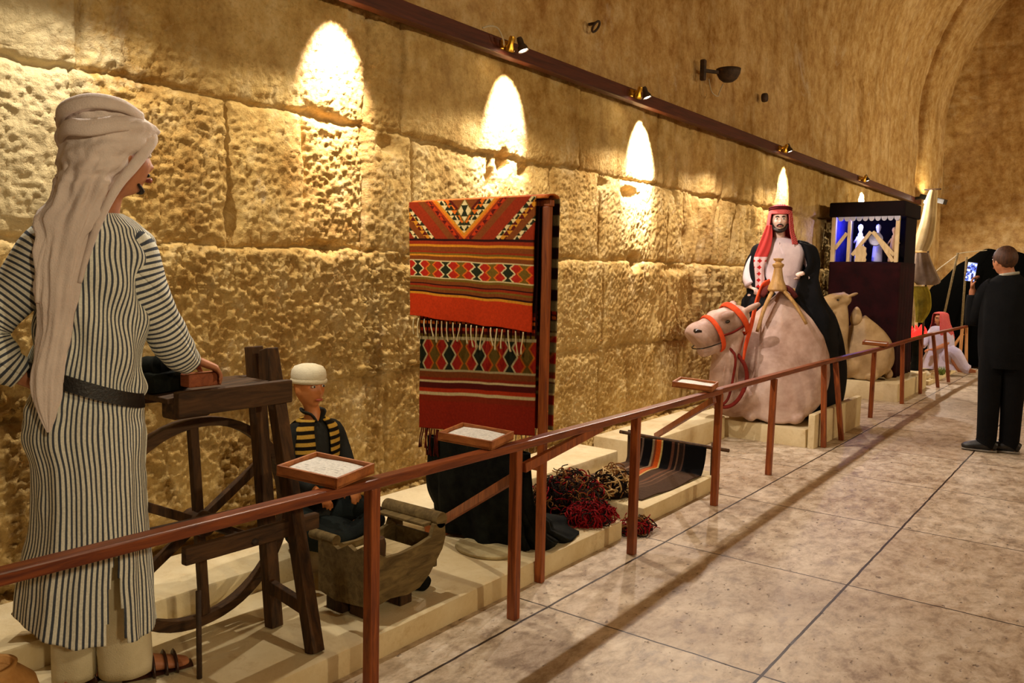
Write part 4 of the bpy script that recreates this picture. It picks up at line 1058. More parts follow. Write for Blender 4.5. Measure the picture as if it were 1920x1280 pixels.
    def sf(a, v):
        s = 0
        if v < .36:
            k = v / .36; s += .75 * math.sin(k * 30 + 2.6 * math.cos(a + .3)) * min(1, k * 5) * (1 - .3 * k)
        w = min(1, max(0, (v - .25) / .15))
        s += .5 * float(vnoise(a * 5, v * 46)) + .35 * float(vnoise(a * 11, v * 90, 3))
        return s + w * (1.2 * math.sin(a * 4 + v * 12) + 1.1 * math.sin(a * 8 - v * 16 + 1) + .8 * math.sin(a * 15 + v * 9) + .5 * math.sin(v * 60 + 3 * math.sin(a))) * .9
    b = MB(); ringloft(b, rws, 90, 0.085, 5, foldfn=sf)
    sc = b.build('headscarf', M['scarf'], o)
    b = MB()      # rolled front edge from the forehead down across the cheek to the back
    e = [(.150, .03, 1.945), (.168, -.03, 1.905), (.146, -.07, 1.86), (.104, -.105, 1.80), (.062, -.125, 1.745), (.026, -.135, 1.68), (-.010, -.150, 1.60), (-.040, -.165, 1.51), (-.058, -.175, 1.44)]
    b.tube([fr(*p) for p in e], [(.012, .010), (.016, .014), (.017, .014), (.016, .013), (.014, .012), (.012, .011), (.011, .010), (.009, .008), (.006, .006)], 12, res=5)
    e = [(-.105, .02, 1.925), (-.095, -.09, 1.955), (-.02, -.122, 1.985), (.07, -.105, 1.985), (.135, -.05, 1.965)]
    b.tube([fr(*p) for p in e], [(.010, .02), (.014, .024), (.015, .026), (.014, .024), (.010, .018)], 12, res=6)
    e = [(-.108, -.03, 1.87), (-.085, -.115, 1.90), (-.02, -.135, 1.905), (.06, -.125, 1.925), (.13, -.075, 1.935), (.158, -.02, 1.93)]
    b.tube([fr(*p) for p in e], [(.008, .016), (.012, .024), (.013, .026), (.013, .024), (.012, .020), (.008, .015)], 12, res=6)
    e = [(-.10, -.05, 1.84), (-.085, -.12, 1.78), (-.10, -.13, 1.70), (-.13, -.15, 1.60), (-.165, -.165, 1.50), (-.175, -.175, 1.38)]
    b.tube([fr(*p) for p in e], [(.008, .008), (.012, .012), (.012, .012), (.012, .012), (.010, .010), (.006, .006)], 12, res=5)
    b.build('scarf_fold', M['scarf'], sc)
    return o
robed_man()

# --- the seated boy
def boy():
    fr = Frame(-2.98, 2.45, (-0.772, 0.635))
    o = thing('person', fr(0, 0, 0.20), 'person seated against the wall in white cap, dark shirt and gold striped vest', 'person')
    HR = fr.mat(0.62, -0.78); hc = fr(-.045, 0, .945); BR = fr.mat(0.55, -0.83)
    L = lambda x, y, z: fr(-.03, 0, 0) + BR @ Vector((x, y, 0)) + Vector((0, 0, z))
    b = MB(); add_head(b, hc, HR, .198)
    b.tube([L(0, 0, .70), L(0, 0, .78), L(0, .0, .83), hc + Vector((0, 0, -.06))], [.05, .048, .036, .036], 14, res=2)
    b.tube([L(0, 0, .30), L(0, 0, .42), L(0, 0, .60), L(0, 0, .72), L(0, 0, .775)], [(.10, .08), (.095, .07), (.10, .07), (.105, .065), (.06, .045)], 18, res=2, up=BR @ Vector((0, 1, 0)))
    for sx in (-1, 1):
        wr = L(sx * .09, .17, .50)
        b.tube([L(sx * .10, 0, .745), L(sx * .135, .01, .66), L(sx * .135, .06, .57), wr], [.035, .032, .028, .021], 12, res=2)
        add_hand(b, wr, BR @ Vector((-sx * .2, 1, -.5)), (0, 0, -1), BR @ Vector((-sx, 0, 0)), .72, .5)
        b.tube([L(sx * .05, 0, .29), L(sx * .13, .12, .34), L(sx * .15, .22, .33), L(sx * .02, .20, .27), L(-sx * .05, .20, .255)], [.06, .058, .048, .036, .03], 12, res=3)
    b.build('body', M['skin_boy'], o, remesh=0.006)
    face_parts(o, hc, HR, .198, M['dark_hair'], lip=(170, 84, 62))
    # cap
    k = .198 / .232; prof = [(.0815 * k, .0), (.086 * k, .004), (.088 * k, .03), (.084 * k, .052), (.070 * k, .070), (.04 * k, .080), (.001, .082)]
    b = MB(); b.lathe([(r, z) for r, z in prof], (0, 0, 0), 36); b.v = [tuple(hc + HR @ Vector((x * 1.0, y * 1.20 - .004, z + .028))) for x, y, z in b.v]
    cap = b.build('cap', cloth('cream_knit', srgb(212, 202, 172), srgb(230, 222, 196), .003, 8), o)
    b = MB(); n = 40
    b.tube([hc + HR @ Vector((.0745 * math.cos(a), .089 * math.sin(a) - .004, .032)) for a in [2 * PI * i / n for i in range(n)]], (.004, .010), 8, closed=True); b.build('cap_band', cloth('cream_band', srgb(200, 188, 156), srgb(220, 210, 180)), cap)
    # shirt: torso, sleeves, collar
    sh = cloth('charcoal_shirt', srgb(30, 31, 30), srgb(52, 52, 48)); yv = BR @ Vector((0, 1, 0)); xv = BR @ Vector((1, 0, 0))
    ctrl = [(.800, .040, .038), (.782, .085, .050), (.755, .118, .062), (.68, .118, .076), (.55, .108, .080), (.42, .112, .088), (.33, .125, .10)]
    rws = [(L(0, 0, r[0]), xv * r[1], yv * r[2]) for r in interp_rows(ctrl, 40)]
    b = MB(); ringloft(b, rws, 60, .05, 2, foldfn=foldw(6, (5, 8)))
    for sx in (-1, 1):
        b.tube([L(sx * .06, 0, .755), L(sx * .112, 0, .735), L(sx * .146, .01, .655), L(sx * .145, .07, .565), L(sx * .10, .155, .51)], [.035, .046, .043, .038, .032], 18, res=4)
        b.tube([L(sx * .008, .045, .79), L(sx * .03, .035, .825), L(sx * .045, -.01, .832), L(sx * .02, -.045, .835)], [(.014, .006), (.020, .006), (.020, .006), (.02, .006)], 8, res=3)
    b.build('shirt', sh, o)
    PV[0] = .034
    ctrl = [(.798, .062, .050), (.782, .096, .060), (.752, .126, .072), (.68, .130, .088), (.55, .122, .094), (.44, .124, .102)]
    rws = [(L(0, 0, r[0]), xv * r[1], yv * r[2]) for r in interp_rows(ctrl, 40)]
    b = MB(); ringloft(b, rws, 80, .03, 2, pat_v=True, foldfn=foldw(6, (5, 8)), skip=lambda a, v: abs(((a - PI / 2 + PI) % (2 * PI)) - PI) < .27 + .1 * v or (min(abs(a % (2 * PI)), abs(a % (2 * PI) - 2 * PI), abs(a - PI)) < .5 and .12 < v < .42))
    q = b.build('vest', M['vest'], o); q.modifiers.new('thickness', 'SOLIDIFY').thickness = 0.006
    b = MB()
    for sx in (-1, 1):
        b.tube([L(sx * .05, 0, .30), L(sx * .14, .12, .36), L(sx * .165, .235, .335), L(sx * .03, .235, .275), L(-sx * .07, .22, .262)], [.085, .078, .062, .055, .05], 20, res=5)
    b.ell(L(0, .08, .285), (.17, .19, .075), BR, 28, 14, fn=lambda q: q * (1 + .05 * math.sin(q.x * 60 + q.y * 30)))
    b.build('trousers', cloth('black_trousers', srgb(12, 16, 15), srgb(30, 36, 32)), o)
boy()

# --- camels
M['camel'] = simple('pinkish_camel_coat', srgb(168, 126, 104), srgb(198, 160, 138), 2.6, 0.55, 0.35, 0.004, 40)
def camel_mat(name, a, b_, c):
    t = NT(name, 0.55, 0.35); n1 = t.noise(2.4, 4, .6, dist=.5); n2 = t.noise(7, 5, .65)
    col = t.ramp(n1, [(.36, a), (.52, b_), (.66, c)]); col = t.mix(.3, col, t.ramp(n2, [(.35, a), (.65, c)]))
    t.color(col); t.bump(t.noise(50, 4, .6), .003, .5); return t.m
M['camel'] = camel_mat('pinkish_camel_coat', srgb(132, 96, 76), srgb(184, 152, 136), srgb(212, 186, 172))
M['camel2'] = camel_mat('sandy_camel_coat', srgb(128, 100, 60), srgb(164, 134, 90), srgb(186, 158, 114))
M['strap_red'] = cloth('orange_red_strap', srgb(196, 62, 28), srgb(222, 88, 44), .003, 10)
M['strap_maroon'] = cloth('maroon_strap', srgb(86, 20, 14), srgb(116, 34, 22), .003, 10)
def camel(fr, ground, rows, neck, headc, hdir, hs, mat, label, legs, pitch=-0.28, vox=0.014):
    o = thing('camel', fr(0, .1, ground), label, 'camel')
    b = MB()
    # trunk: sections from chest to rump, each a column of (z, half width) closed upward
    n = 28
    V = []; F = []
    for (bb, ac, w_, zb, zt, sharp) in interp_rows(rows, 26):
        zc = zb + (zt - zb) * 0.36
        for i in range(n):
            th = 2 * PI * i / n; s, c_ = math.sin(th), math.cos(th)
            if s >= 0:
                z = zc + (zt - zc) * (s ** 1.0); x = w_ * math.copysign(abs(c_) ** (1 + sharp * 1.0 * s), c_)
            else:
                z = zc + (zc - zb) * s; x = w_ * math.copysign(abs(c_) ** .75, c_)
            V.append(fr(ac + x, bb, z))
    m = 26
    for j in range(m - 1):
        for i in range(n): F.append((j * n + i, (j + 1) * n + i, (j + 1) * n + (i + 1) % n, j * n + (i + 1) % n))
    F.append(tuple(range(n))); F.append(tuple(reversed(range((m - 1) * n, m * n)))); b.add(V, F)
    b.tube([fr(*p[:3]) for p in neck], [(p[3], p[4]) for p in neck], 20, res=4, up=fr.F)
    R0 = fr.mat(*hdir) @ Matrix.Rotation(pitch, 3, 'X'); hc = fr(*headc)
    Hh = lambda x, y, z: hc + R0 @ (Vector((x, y, z)) * hs)
    # skull, muzzle, lips
    b.ell(Hh(0, -.05, .015), (.105 * hs, .16 * hs, .105 * hs), R0, 24, 18)
    b.tube([Hh(0, -.10, .0), Hh(0, .06, .0), Hh(0, .18, -.02), Hh(0, .265, -.025), Hh(0, .30, -.04)], [(.09 * hs, .12 * hs), (.092 * hs, .120 * hs), (.090 * hs, .108 * hs), (.098 * hs, .108 * hs), (.072 * hs, .082 * hs)], 20, res=4, up=(0, 0, 1))
    b.tube([Hh(0, -.06, -.08), Hh(0, .08, -.115), Hh(0, .19, -.135), Hh(0, .26, -.145)], [(.078 * hs, .060 * hs), (.070 * hs, .056 * hs), (.070 * hs, .052 * hs), (.050 * hs, .038 * hs)], 16, res=3)
    for sx in (-1, 1):
        b.ell(Hh(sx * .078, .03, .078), (.036 * hs, .070 * hs, .030 * hs), R0, 14, 10)            # brow ridge
        b.ell(Hh(sx * .038, .262, .018), (.034 * hs, .045 * hs, .024 * hs), R0, 12, 8)           # nostril wing
        b.tube([Hh(sx * .07, -.14, .06), Hh(sx * .125, -.185, .085), Hh(sx * .160, -.215, .10)], [(.028 * hs, .022 * hs), (.036 * hs, .024 * hs), (.018 * hs, .014 * hs)], 12, res=3)
    for (p0, p1, p2, p3, r) in legs:
        b.tube([fr(*p0), fr(*p1), fr(*p2), fr(*p3)], [r * 1.6, r * 1.1, r, r * .8], 14, res=3)
    q = b.build('body', mat, o, remesh=vox, sm=5)
    for sx in (-1, 1):
        b = MB(); b.ell(Hh(sx * .097, .045, .034), (.009 * hs, .020 * hs, .012 * hs), R0, 14, 10); b.build('eye', M['iris'], o)
        b = MB(); b.tube([Hh(sx * .026, .318, .020), Hh(sx * .056, .304, .036), Hh(sx * .084, .268, .026)], [(.006 * hs, .009 * hs), (.010 * hs, .020 * hs), (.006 * hs, .008 * hs)], 8, res=3); b.build('nostril', M['iris'], o)
    b = MB(); b.tube([Hh(x, y, -.100) for x, y in [(-.086, .12), (-.088, .20), (-.066, .275), (0, .306), (.066, .275), (.088, .20), (.086, .12)]], .0045 * hs, 6, res=3); b.build('mouth_line', M['iris'], o)
    return o, Hh, R0
frc = Frame(-2.6, 7.5, (-0.3275, 0.9448))
c1, Hh, R0 = camel(frc, 0.165,
    [(-.33, .02, .16, .17, .55, .2), (-.26, .02, .30, .17, .80, .4), (-.13, .02, .40, .165, 1.12, .9), (.02, .02, .45, .165, 1.40, 1.6), (.18, .0, .42, .17, 1.28, 1.3), (.45, -.05, .36, .17, 1.12, .7), (.72, -.12, .34, .17, .96, .4), (.92, -.16, .26, .165, .74, .2), (1.0, .03, .18, .2, .5, .1)],
    [(-.10, -.05, .50, .20, .22), (-.28, -.20, .36, .16, .19), (-.42, -.30, .36, .13, .16), (-.455, -.36, .55, .12, .13), (-.435, -.36, .78, .115, .125), (-.40, -.34, .98, .11, .12)],
    (-.455, -.40, 1.06), (-.76, -.65), 1.22, M['camel'], 'large pinkish tan camel figure kneeling on the front plinth with a rider behind its hump',
    [((.22, -.05, .40), (.22, -.27, .25), (.16, -.30, .215), (.16, -.05, .215), .042), ((-.22, -.05, .40), (-.24, -.27, .25), (-.2, -.30, .215), (-.2, -.05, .215), .042),
     ((.16, .75, .45), (.30, .35, .30), (.28, .30, .24), (.16, .75, .215), .045), ((-.34, .75, .45), (-.42, .35, .30), (-.40, .30, .24), (-.40, .75, .215), .045)])
def strap(parent, pts, rad, mat, name='strap', res=4):
    b = MB(); b.tube(pts, rad, 10, res=res); return b.build(name, mat, parent)
def loop(y, zc, rx, rz, n=20): return [Hh(rx * math.cos(2 * PI * i / n), y(math.sin(2 * PI * i / n)), zc + rz * math.sin(2 * PI * i / n)) for i in range(n)]
b = MB(); b.tube(loop(lambda s: -.085 + .05 * s, .010, .116, .130), (.010, .030), 10, closed=True, up=R0 @ Vector((0, 1, 0))); b.build('headband', M['strap_red'], c1)
b = MB(); b.tube(loop(lambda s: .125 + .03 * s, -.04, .106, .142), (.010, .024), 10, closed=True, up=R0 @ Vector((0, 1, 0))); b.build('noseband', M['strap_red'], c1)
for sx in (-1, 1): strap(c1, [Hh(sx * .104, .11, -.05), Hh(sx * .108, .02, -.05), Hh(sx * .114, -.07, -.03)], (.006, .011), M['strap_maroon'], 'cheek_strap')
strap(c1, [Hh(.08, .05, -.12), frc(-.36, -.50, .80), frc(-.365, -.50, .58), frc(-.40, -.52, .40), frc(-.46, -.53, .335)], (.010, .014), M['strap_maroon'], 'rein')
strap(c1, [Hh(.02, .0, -.165), frc(-.28, -.46, .72), frc(-.25, -.44, .56), frc(-.31, -.49, .40), frc(-.40, -.53, .33), frc(-.50, -.50, .34), frc(-.57, -.40, .40)], (.012, .020), M['strap_maroon'], 'neck_strap')
strap(c1, [frc(-.285, -.45, .74), frc(-.27, -.40, .88), frc(-.235, -.27, 1.05), frc(-.205, -.12, 1.24), frc(-.16, .02, 1.38), frc(-.10, .10, 1.42)], [(.010, .014), (.012, .036), (.012, .042), (.012, .042), (.012, .046), (.012, .05)], M['strap_red'], 'wide_strap')

# saddle on the big camel
def saddle():
    o = thing('camel_saddle', frc(0, .02, 1.38), 'pale wooden camel saddle frame with flared pommel standing over the hump', 'saddle')
    wd = wood_mat('pale_saddle_wood', srgb(150, 112, 60), srgb(192, 152, 92), .55, (4, 4, 1), 8)
    c = frc(-.028, -.10, 0)
    b = MB(); b.lathe([(.075, 1.355), (.085, 1.37), (.078, 1.40), (.052, 1.46), (.040, 1.53), (.036, 1.565), (.050, 1.585), (.052, 1.60), (.030, 1.612), (.024, 1.622), (.044, 1.640), (.046, 1.652), (.002, 1.657)], (c.x, c.y, 0), 20)
    b.build('pommel', wd, o, auto=40)
    for (a, z, bb) in [(-.185, .985, -.215), (.235, 1.07, -.20)]:
        b = MB(); b.tube([frc(-.028 + .02 * (1 if a > 0 else -1), -.115, 1.40), frc((a - .028) / 2 + (.02 if a > 0 else -.02), -.17, (1.40 + z) / 2 + .02), frc(a, bb, z)], [(.024, .018), (.022, .016), (.018, .013)], 10, res=4); b.build('saddle_arm', wd, o)
    b = MB(); b.tube([frc(-.16, -.06, 1.30), frc(-.1, -.04, 1.385), frc(.06, -.04, 1.385), frc(.14, -.05, 1.30)], [(.05, .02), (.07, .022), (.07, .022), (.05, .02)], 12, res=4, up=(0, 0, 1)); b.build('saddle_pad', cloth('dark_red_pad', srgb(60, 18, 16), srgb(88, 30, 24)), o)
    b = MB(); b.bar(frc(-.13, .0, 1.36), frc(-.13, .45, 1.30), .04, .05); b.bar(frc(.11, .0, 1.36), frc(.11, .45, 1.30), .04, .05); b.build('side_rail', wd, o, smooth=False)
saddle()

# --- the rider
def kef_mat():
    t = NT('red_white_check', .85, .12); a = t.n('ShaderNodeSeparateXYZ', {0: t.obj()})
    w1 = t.math('SINE', t.math('MULTIPLY', t.math('ADD', a.outputs[0], a.outputs[2]), 420)); w2 = t.math('SINE', t.math('MULTIPLY', t.math('SUBTRACT', a.outputs[0], a.outputs[2]), 420))
    f = t.math('GREATER_THAN', t.math('ADD', w1, w2), -0.95)
    t.color(t.mix(f, srgb(216, 160, 156), srgb(180, 50, 48))); return t.m
M['kef'] = kef_mat(); M['white_cotton'] = cloth('white_thobe_cotton', srgb(204, 184, 186), srgb(226, 208, 208)); M['cloak'] = cloth('black_cloak', srgb(9, 9, 11), srgb(20, 20, 24), .003)
def stripe_diamond():
    t = NT('scarf_end_diamonds', .85, .12); a = t.n('ShaderNodeSeparateXYZ', {0: t.obj()})
    u, v = t.math('MULTIPLY', a.outputs[0], 52), t.math('MULTIPLY', a.outputs[2], 52)
    s = t.math('ADD', t.math('ABSOLUTE', t.math('SINE', u)), t.math('ABSOLUTE', t.math('SINE', v)))
    low = t.math('LESS_THAN', a.outputs[2], .34)
    m = t.math('MULTIPLY', t.math('LESS_THAN', s, .95), low)
    c = t.mix(low, srgb(186, 60, 56), srgb(220, 190, 190)); t.color(t.mix(m, c, srgb(190, 34, 34))); return t.m
def rider():
    fr = Frame(-2.62, 7.75, (-0.320, 0.947))
    o = thing('person', fr(-.06, .1, 1.33), 'person riding the front camel in red checked headscarf, white robe and black cloak', 'person')
    HR = fr.mat(.05, -1); hc = fr(-.095, -.01, 2.015)
    b = MB(); add_head(b, hc, HR, .225)
    b.tube([fr(-.09, .05, 1.70), fr(-.09, .045, 1.80), fr(-.095, .02, 1.92)], [.06, .055, .052], 14, res=2)
    b.tube([fr(-.06, .09, 1.36), fr(-.06, .08, 1.50), fr(-.07, .06, 1.68), fr(-.08, .05, 1.80)], [(.14, .10), (.13, .09), (.16, .10), (.08, .06)], 18, res=2, up=fr.F)
    wr, wl = fr(-.325, -.02, 1.38), fr(.135, -.05, 1.475)
    b.tube([fr(-.24, .05, 1.74), fr(-.32, .08, 1.60), fr(-.36, .03, 1.46), wr], [.05, .045, .036, .028], 12, res=2)
    b.tube([fr(.10, .05, 1.74), fr(.20, .10, 1.62), fr(.22, .05, 1.50), wl], [.05, .045, .036, .028], 12, res=2)
    add_hand(b, wr, fr.R * .5 - fr.F * .6 + Vector((0, 0, -.2)), (0, 0, -1), fr.R, .95, .8)
    add_hand(b, wl, -fr.R * .35 - fr.F * .6 + Vector((0, 0, .55)), -fr.F + Vector((0, 0, -.3)), -fr.R, 1.0, .95)
    for sx, e in ((-1, (-.38, .02, .62)), (1, (.38, .18, .66))):
        b.tube([fr(-.06 + sx * .08, .12, 1.38), fr(-.06 + sx * .24, .06, 1.27), fr(e[0] - sx * .04, e[1], .95), fr(*e), fr(e[0], e[1] - .12, e[2] - .05)], [.09, .085, .06, .045, .03], 14, res=3)
    b.build('body', M['skin_pale'], o, remesh=.008)
    face_parts(o, hc, HR, .225, M['dark_hair'], lip=(140, 80, 76))
    b = MB(); k = .225 / .232
    b.tube([hc + HR @ (Vector(v) * k) for v in [(.072, .02, -.035), (.054, .044, -.078), (.02, .066, -.100), (-.02, .066, -.100), (-.054, .044, -.078), (-.072, .02, -.035)]], [.010, .015, .018, .018, .015, .010], 10, res=4)
    b.tube([hc + HR @ (Vector(v) * k) for v in [(.028, .078, -.060), (.018, .088, -.046), (0, .092, -.042), (-.018, .088, -.046), (-.028, .078, -.060)]], .0065, 8, res=3); b.build('beard', M['dark_hair'], o)
    # thobe
    ctrl = [(1.865, -.145, -.03, .052), (1.835, -.20, .03, .075), (1.79, -.275, .12, .105), (1.70, -.29, .15, .125), (1.56, -.285, .125, .13), (1.42, -.29, .11, .14), (1.32, -.26, .12, .15)]
    b = MB(); ringloft(b, [(fr((r[1] + r[2]) / 2, .045, r[0]), fr.R * ((r[2] - r[1]) / 2), fr.F * r[3]) for r in interp_rows(ctrl, 36)], 60, .04, 1, foldfn=foldw(12, (4, 7)))
    b.tube([fr(-.22, .05, 1.75), fr(-.32, .07, 1.62), fr(-.36, .02, 1.48), fr(-.335, -.015, 1.40)], [.065, .06, .055, .055], 16, res=4)
    b.tube([fr(.08, .05, 1.75), fr(.19, .09, 1.63), fr(.21, .04, 1.50), fr(.155, -.03, 1.48)], [.065, .058, .048, .040], 16, res=4)
    b.tube([fr(-.14, .1, 1.36), fr(-.26, .08, 1.30), fr(-.36, .04, 1.05), fr(-.38, .02, .72)], [.09, .08, .06, .05], 18, res=5)
    b.tube([fr(.0, .1, 1.36), fr(.18, .06, 1.28), fr(.36, .12, 1.00), fr(.42, .14, .68)], [.09, .08, .06, .05], 18, res=5)
    b.build('robe', M['white_cotton'], o)
    b = MB(); b.box(fr(-.09, -.062, 1.70), (.004, .004, .22), fr.mat(0, 1)); b.build('placket', cloth('grey_placket', srgb(170, 150, 150), srgb(190, 170, 170)), o)
    # cloak: open in front, pouring down the right-hand side of the camel
    n, m = 46, 60; P = np.zeros((m, n, 3))
    rowsC = interp_rows([(1.815, -.24, .14, .10, .95), (1.77, -.335, .235, .14, .9), (1.64, -.36, .275, .17, .85), (1.48, -.375, .275, .18, .8), (1.30, -.36, .32, .20, .75), (1.10, -.40, .44, .26, .75), (.85, -.42, .54, .28, .75), (.55, -.42, .60, .30, .75), (.30, -.40, .58, .30, .8), (.205, -.40, .52, .28, .8)], m)
    for j, r in enumerate(rowsC):
        for i in range(n):
            t = i / (n - 1); a = PI / 2 + (t - .5) * 2 * PI * (.5 + .5 * (.55 + .33 * min(1, max(0, (j / (m - 1) - .25) / .2))))
            # a: pi/2 is the back; front gap around -pi/2
            ex = 1 + .05 * math.sin(i * 1.1 + j * .05) * min(1, j / 20)
            ca, sa = math.cos(a), math.sin(a)
            v = j / (m - 1)
            aa = (r[1] + r[2]) / 2 + (r[2] - r[1]) / 2 * ca * ex; bb = .06 + r[3] * sa * ex
            if ca < 0: aa = max(aa, -.42)
            P[j, i] = fr(aa, bb, r[0] + (0.0 if ca > 0 else min(.62, max(0, v - .42) * 1.1)) * abs(ca) ** .3)
    ex = np.maximum(0, P[..., 0] + 2.225); P[..., 0] -= ex * .93; P[..., 1] += ex * 2.3
    b = MB(); b.grid(P)
    b.tube([fr(.06, .05, 1.79), fr(.155, .05, 1.745), fr(.215, .07, 1.62), fr(.210, .03, 1.52), fr(.165, -.02, 1.478)], [.050, .066, .060, .056, .045], 18, res=4)
    b.tube([fr(-.24, .08, 1.76), fr(-.325, .10, 1.66), fr(-.365, .09, 1.52), fr(-.365, .05, 1.42)], [.045, .055, .052, .048], 18, res=4)
    q = b.build('cloak', M['cloak'], o); q.modifiers.new('thickness', 'SOLIDIFY').thickness = .008
    # headscarf and cord
    rws = []
    ctrl = [(2.165, -.105, -.085, .01), (2.155, -.150, -.040, .055), (2.12, -.187, -.003, .095), (2.06, -.202, .012, .112), (1.98, -.212, .022, .118), (1.90, -.225, .036, .120), (1.84, -.250, .058, .122), (1.79, -.275, .075, .125)]
    b = MB(); ringloft(b, [(fr((r[1] + r[2]) / 2, .015, r[0]), fr.R * ((r[2] - r[1]) / 2), fr.F * r[3]) for r in interp_rows(ctrl, 50)], 72, .05, 2, foldfn=foldw(14, (5, 9, 12)),
                       skip=lambda a, v: abs(((a - 1.5 * PI + PI) % (2 * PI)) - PI) < .78 and v > .40)
    q = b.build('headscarf', M['kef'], o); q.modifiers.new('thickness', 'SOLIDIFY').thickness = .006
    KE = stripe_diamond()
    # long front end over the chest
    G = np.zeros((40, 12, 3))
    for i, r in enumerate(interp_rows([(1.97, -.215, -.165, -.07), (1.86, -.25, -.155, -.085), (1.75, -.285, -.165, -.095), (1.65, -.315, -.195, -.10), (1.55, -.305, -.215, -.105), (1.45, -.292, -.205, -.11), (1.38, -.288, -.20, -.115)], 40)):
        for k in range(12):
            t = k / 11; G[i, k] = fr(r[1] + (r[2] - r[1]) * t, r[3] - .012 * math.sin(t * PI) - .006 * math.sin(t * 12 + i * .2), r[0])
    b = MB(); b.grid(G); q2 = b.build('scarf_end', KE, q); q2.modifiers.new('thickness', 'SOLIDIFY').thickness = .005
    b = MB(); N = 28
    for dz in (0, .016): b.tube([fr(-.095 + .100 * math.cos(2 * PI * i / N), .015 + .112 * math.sin(2 * PI * i / N), 2.112 + dz - .012 * math.sin(2 * PI * i / N)) for i in range(N)], .009, 8, closed=True)
    b.build('head_cord', cloth('dark_red_cord', srgb(60, 12, 14), srgb(90, 20, 22)), o)
rider()
# ------------------------------------------------------------------ small camel
frc = Frame(-2.70, 10.78, (-0.2385, 0.9711))
c2, Hh, R0 = camel(frc, 0.222,
    [(-.16, .05, .16, .225, .55, .2), (-.10, .06, .26, .225, .72, .5), (.0, .04, .33, .225, .95, 1.0), (.08, .04, .35, .225, 1.03, 1.3), (.18, .06, .35, .225, .95, .8), (.28, .08, .31, .225, .78, .4), (.33, .08, .2, .25, .5, .2)],
    [(.0, .0, .42, .13, .15), (-.12, -.08, .34, .12, .15), (-.21, -.13, .45, .10, .12), (-.235, -.14, .65, .09, .10), (-.235, -.14, .88, .092, .10), (-.25, -.14, 1.05, .095, .10), (-.26, -.13, 1.16, .08, .09)],
    (-.29, -.16, 1.185), (-.82, -.57), .92, M['camel2'], 'small sandy camel figure lying in front of the dark canopied litter',
    [((.15, -.02, .36), (.20, -.20, .29), (.14, -.22, .26), (.10, -.02, .255), .036), ((.26, .2, .40), (.36, .02, .31), (.34, .0, .27), (.32, .2, .255), .036)], pitch=-0.12, vox=0.013)
b = MB(); b.ell(frc(-.06, .05, 1.00), (.07, .07, .125), fn=lambda q: Vector((q.x * (1 - q.z * 2.2), q.y * (1 - q.z * 2.2), q.z))); b.build('hump_knob', M['camel2'], c2)

